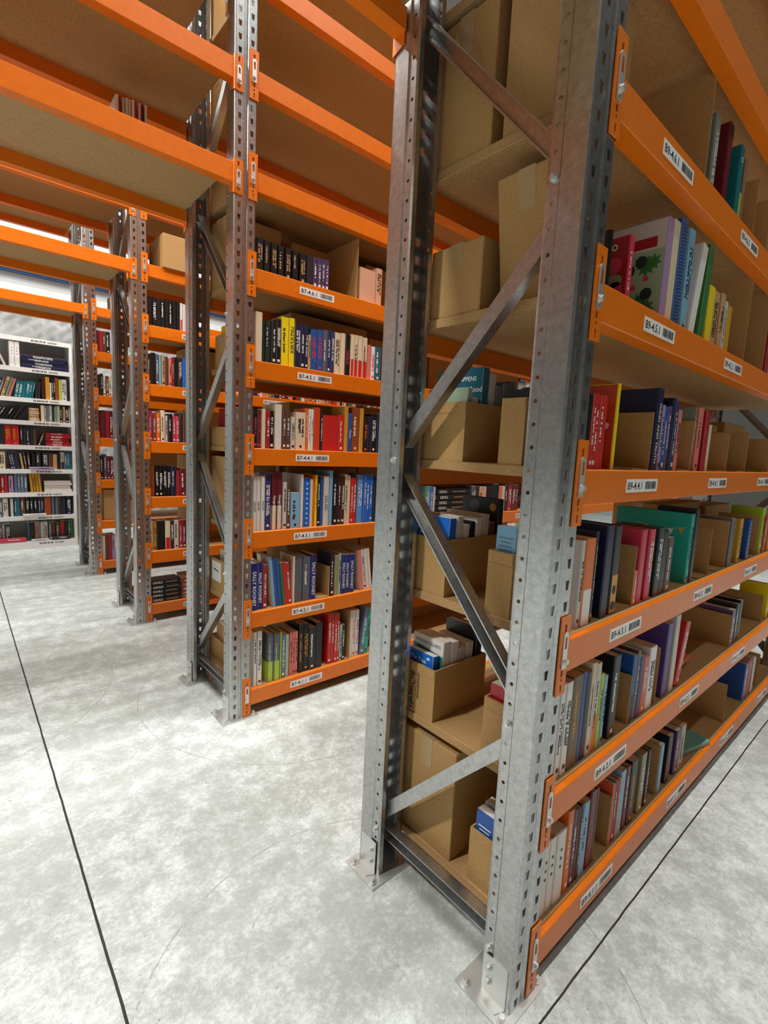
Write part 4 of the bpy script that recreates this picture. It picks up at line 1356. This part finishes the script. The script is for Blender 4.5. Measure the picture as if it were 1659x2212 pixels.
# fifth shelf up: two cartons, one leaning
z = ztop(5)
closed_box(.112, .335, z, .34, .520, .19, 'plain carton standing on the fifth shelf end of the nearest rack')
closed_box(.172, .14, z+.002, .40, .312, .318, 'tall tilted carton leaning on the fifth shelf end of nearest rack', 0, R(-9))
z = ztop(6)
closed_box(.112, .335, z, .42, .542, .36, 'big brown carton on the sixth shelf end of nearest rack, deeper one')
closed_box(.112, .14, z, .42, .30, .37, 'big brown carton on the sixth shelf end of nearest rack, near the aisle')
# cartons at the end of the second rack
Y = ROWY['B7']
closed_box(.11, Y+.345, ztop(7), .42, Y+.53, .19, 'light brown carton high on the seventh shelf of second rack')
closed_box(.112, Y+.37, ztop(8), .55, Y+.54, .22, 'brown carton glimpsed high inside the second rack, eighth shelf')
closed_box(.112, Y+.37, ztop(9), .55, Y+.54, .24, 'brown carton glimpsed high inside the second rack, ninth shelf')
closed_box(.11, Y+.31, ztop(6), .40, Y+.54, .33, 'tall brown carton on the sixth shelf end of second rack')
closed_box(.115, Y+.335, ztop(5), .36, Y+.48, .17, 'brown carton under a yellow book, fifth shelf end, second rack')
loose_book(.14, Y+.35, ztop(5)+.1708, .025, .05, .11, 'yellow', 'p', 'yellow paperback on the carton, fifth shelf end, second rack', 0)
carton(.11, Y+.32, ztop(4), .38, Y+.54, .10, 'low brown carton on the fourth shelf end of second rack')
loose_book(.13, Y+.34, ztop(4)+B, .03, .19, .14, 'crimson', 'p', 'red and white paperback in the low carton, second rack end', 0, .04)
loose_book(.17, Y+.34, ztop(4)+B, .03, .20, .14, 'white', 'p', 'white paperback in the low carton, second rack end', 0, .04)
closed_box(.112, Y+.32, ztop(3), .40, Y+.542, .345, 'tall brown carton filling the third shelf end of second rack')
def lab(r, w, d, h):
    m_ = MB(); m_.box(-.0014, d*.25, h*.32, -.0002, d*.8, h*.92); s = m_.build('address_label', STICK, r)
    m_ = MB(); m_.quad((-.002, d*.4, h*.62), (-.002, d*.7, h*.66), (-.002, d*.7, h*.70), (-.002, d*.4, h*.66)); m_.build('label_print', INK, s)
carton(.11, Y+.32, ztop(2), .38, Y+.54, .18, 'brown carton with a white address label, second rack end, second shelf', art=lab)
loose_book(.14, Y+.34, ztop(2)+B, .03, .22, .14, 'offwhite', 'p', 'off-white paperback in the address-labelled carton, second rack', 0, .04)
carton(.11, Y+.33, ztop(1), .38, Y+.54, .12, 'open brown carton on the lowest shelf end of second rack')
loose_book(.13, Y+.35, ztop(1)+B, .05, .20, .14, 'tan', 'p', 'tan paperback standing in the open carton, second rack lowest shelf', 0, .03)
# cartons on the third and fourth racks
Y = ROWY['B5']
closed_box(.20, Y-.02, ztop(7), .44, Y+.30, .225, 'light brown carton overhanging the seventh shelf of third rack', 0)
closed_box(.112, Y+.22, ztop(7), .17, Y+.5, .17, 'smaller carton beside the overhanging one, seventh shelf, third rack')
Y = ROWY['B3']
closed_box(.13, Y+.03, ztop(2), .44, Y+.30, .30, 'dark brown carton on the second shelf of fourth rack')
closed_box(.26, Y+.05, ztop(7), .5, Y+.3, .16, 'small carton on top shelf of fourth rack')

# ------------------------------------------------------------------ white bookcase at the far wall
def bookcase():
    root = empty('bookcase', (0, 6.44, 0)); tag(root, 'white steel bookcase crammed with books against the grey back wall', 'bookcase')
    x0, x1, dp = -1.35, .155, .32
    tops = [2.41]+WZ
    for x in (x0, x1-.028):
        m_ = MB(); m_.box(x, 0, 0, x+.028, dp, 2.41); m_.build('side_panel', WHITE, root)
    m_ = MB(); m_.box(x0+.028, dp-.012, .02, x1-.028, dp, 2.40); m_.build('back_panel', plain('grey_panel', (168, 170, 168), .6), root)
    for i, t in enumerate(tops):
        m_ = MB(); hgt = .05 if i < 8 else .086
        m_.box(x0+.0282, -.001, t-hgt, x1-.0282, .016, t-.0006); m_.box(x0+.0282, .016, t-.02, x1-.0282, dp-.0125, t-.0006)
        s = m_.build('shelf', WHITE, root)
        r = random.Random(i); p = MB(); u = -.235
        for ch in range(9):
            if ch in (2, 5, 7): u += .006
            p.quad((u, -.002, t-.036), (u+.009, -.002, t-.036), (u+.009, -.002, t-.018), (u, -.002, t-.018)); u += .0135
        u = -.08
        while u < .01:
            wd = r.choice((.0015, .003)); p.quad((u, -.002, t-.036), (u+wd, -.002, t-.036), (u+wd, -.002, t-.018), (u, -.002, t-.018)); u += wd+.0025
        p.build('printed_code', INK, s, recalc=False)
bookcase()
for x, w, zz, h, c, lb in ((-.29, .22, WZ[4], .026, 'lilac', 'lilac paperback laid flat along the shelf front, white bookcase'), (-.38, .22, WZ[6], .024, 'white', 'white paperback laid flat along the shelf front, white bookcase'),
                           (-.31, .17, WZ[7], .022, 'offwhite', 'off-white paperback laid flat low in the white bookcase'), (-.11, .19, WZ[7], .04, 'charcoal', 'charcoal paperback laid flat low in the white bookcase'), (-.62, .26, WZ[7], .05, 'rose', 'rose-red paperback lying flat low in the white bookcase')):
    mb, mats, pg = book_mesh(h, w, .03 if c in ('lilac', 'white') else .05, c, False); o = mb.build('paperback', mats, recalc=False); pg.build('page_block', PAPER, o, recalc=False)
    spine_marks(random.Random(c), h, w).build('spine_mark', cmat('purple') if c == 'lilac' else (INK if c in LIGHT else WHITE), o)
    o.rotation_euler = (0, R(90), 0); o.location = (x, 6.419 if c in ('lilac', 'white') else 6.44, zz+h+.0005); tag(o, lb, 'book', 'books in the white bookcase')
m_ = MB(); m_.box(0, 0, 0, .045, .006, .62); o = m_.build('cardboard_sheet', CARD); o.location = (.162, 6.47, 0); o.rotation_euler = (R(-4), 0, 0); tag(o, 'narrow cardboard sheet propped beside the white bookcase', 'cardboard')
# small things on the nearest rack
def flat_book(x, y, z, w, h, d, color, label, rz):
    mb, mats, pg = book_mesh(d, h, w, color, False); o = mb.build('paperback', mats, recalc=False); pg.build('page_block', PAPER, o, recalc=False)
    o.rotation_euler = (0, R(90), rz); o.location = (x, y, z+d+.0005); tag(o, label, 'book', 'books lying on the nearest rack'); return o
flat_book(1.30, .05, ztop(1), .13, .20, .022, 'skygreen', 'sea-green paperback lying flat alone on the lowest shelf, nearest rack', R(-12))
flat_book(1.13, .05, ztop(2), .12, .18, .02, 'red', 'red paperback lying flat on the second shelf, nearest rack', R(18))
flat_book(1.14, .06, ztop(2)+.0206, .11, .17, .018, 'coral', 'coral paperback on top of the flat red one, second shelf', R(5))
closed_box(1.75, .33, ztop(4), 2.2, .53, .235, 'dark brown carton behind the dividers on the fourth shelf')
# stock on the rear halves of the racks (second to fourth: added to block light behind the books) and the next bays of the second and third racks
n_ = 0
for k, levels in (('B7', (1, 2, 3, 4, 5, 6)), ('B5', (2, 3, 4, 5)), ('B3', (3, 4, 5))):
    for l in levels:
        xs = .47
        for j in range(4):
            w_ = .50+.02*((j*3+l) % 3)
            closed_box(xs, ROWY[k]+.31, ztop(l), xs+w_-.01, ROWY[k]+.545, .30+.02*((j+l) % 3)-(.06 if l == 4 else 0), 'brown light-blocking carton added behind the books, %s along, %s' % (ORD[j+1], shelf_phrase(k, l))); xs += w_+.005
for j, (xa, l, w_, h_) in enumerate(((1.25, 4, .42, .20), (2.25, 4, .40, .26), (1.4, 5, .5, .22), (1.96, 5, .5, .25), (1.5, 3, .5, .23), (2.1, 3, .45, .2))):
    closed_box(xa, .31, ztop(l), xa+w_, .54, h_, 'shadowed brown carton at the back, %s along, %s' % (('nearer', 'farther')[xa > 1.9], shelf_phrase('B9', l)))
for j, (k, l, xa, w_, h_) in enumerate((('B7', 4, 2.95, .6, .26), ('B7', 4, 3.6, .5, .2), ('B7', 4, 4.15, .6, .28), ('B7', 4, 4.8, .55, .22), ('B7', 5, 3.0, .55, .24), ('B7', 5, 3.6, .6, .28), ('B7', 5, 4.25, .5, .2), ('B7', 5, 4.85, .55, .26), ('B7', 3, 2.95, .6, .27), ('B7', 3, 3.6, .6, .22))):
    closed_box(xa, ROWY[k]+.06, ztop(l), xa+w_, ROWY[k]+.52, h_, 'brown carton in the next bay of the second rack, %s along, %s level' % (ORD[j % 4+1], ORD[l]))
for i, (c, w_, h_) in enumerate((('white', .016, .278), ('crimson', .010, .272), ('pale', .014, .276), ('offwhite', .016, .281), ('cream', .012, .279), ('white', .015, .284), ('red', .010, .280), ('pale', .016, .283), ('maroon', .012, .281), ('offwhite', .016, .286))):
    mb, mats, pg = book_mesh(w_*.74, h_-.008, .12, c, False); o = mb.build('paperback', mats, recalc=False); pg.build('page_block', PAPER, o, recalc=False)
    o.location = (-.362+.0128*i, ROWY['B7']+.38, ztop(7)+.0005)
    tag(o, '%s paperback peeping over the second rack walkway rail, %s in its row' % (CNAME.get(c, c), ORD[i+1]), 'book', 'books on the walkway shelf')
print('objects', len(bpy.data.objects), 'books', len(BOOKS), 'labels', len(LABELS))
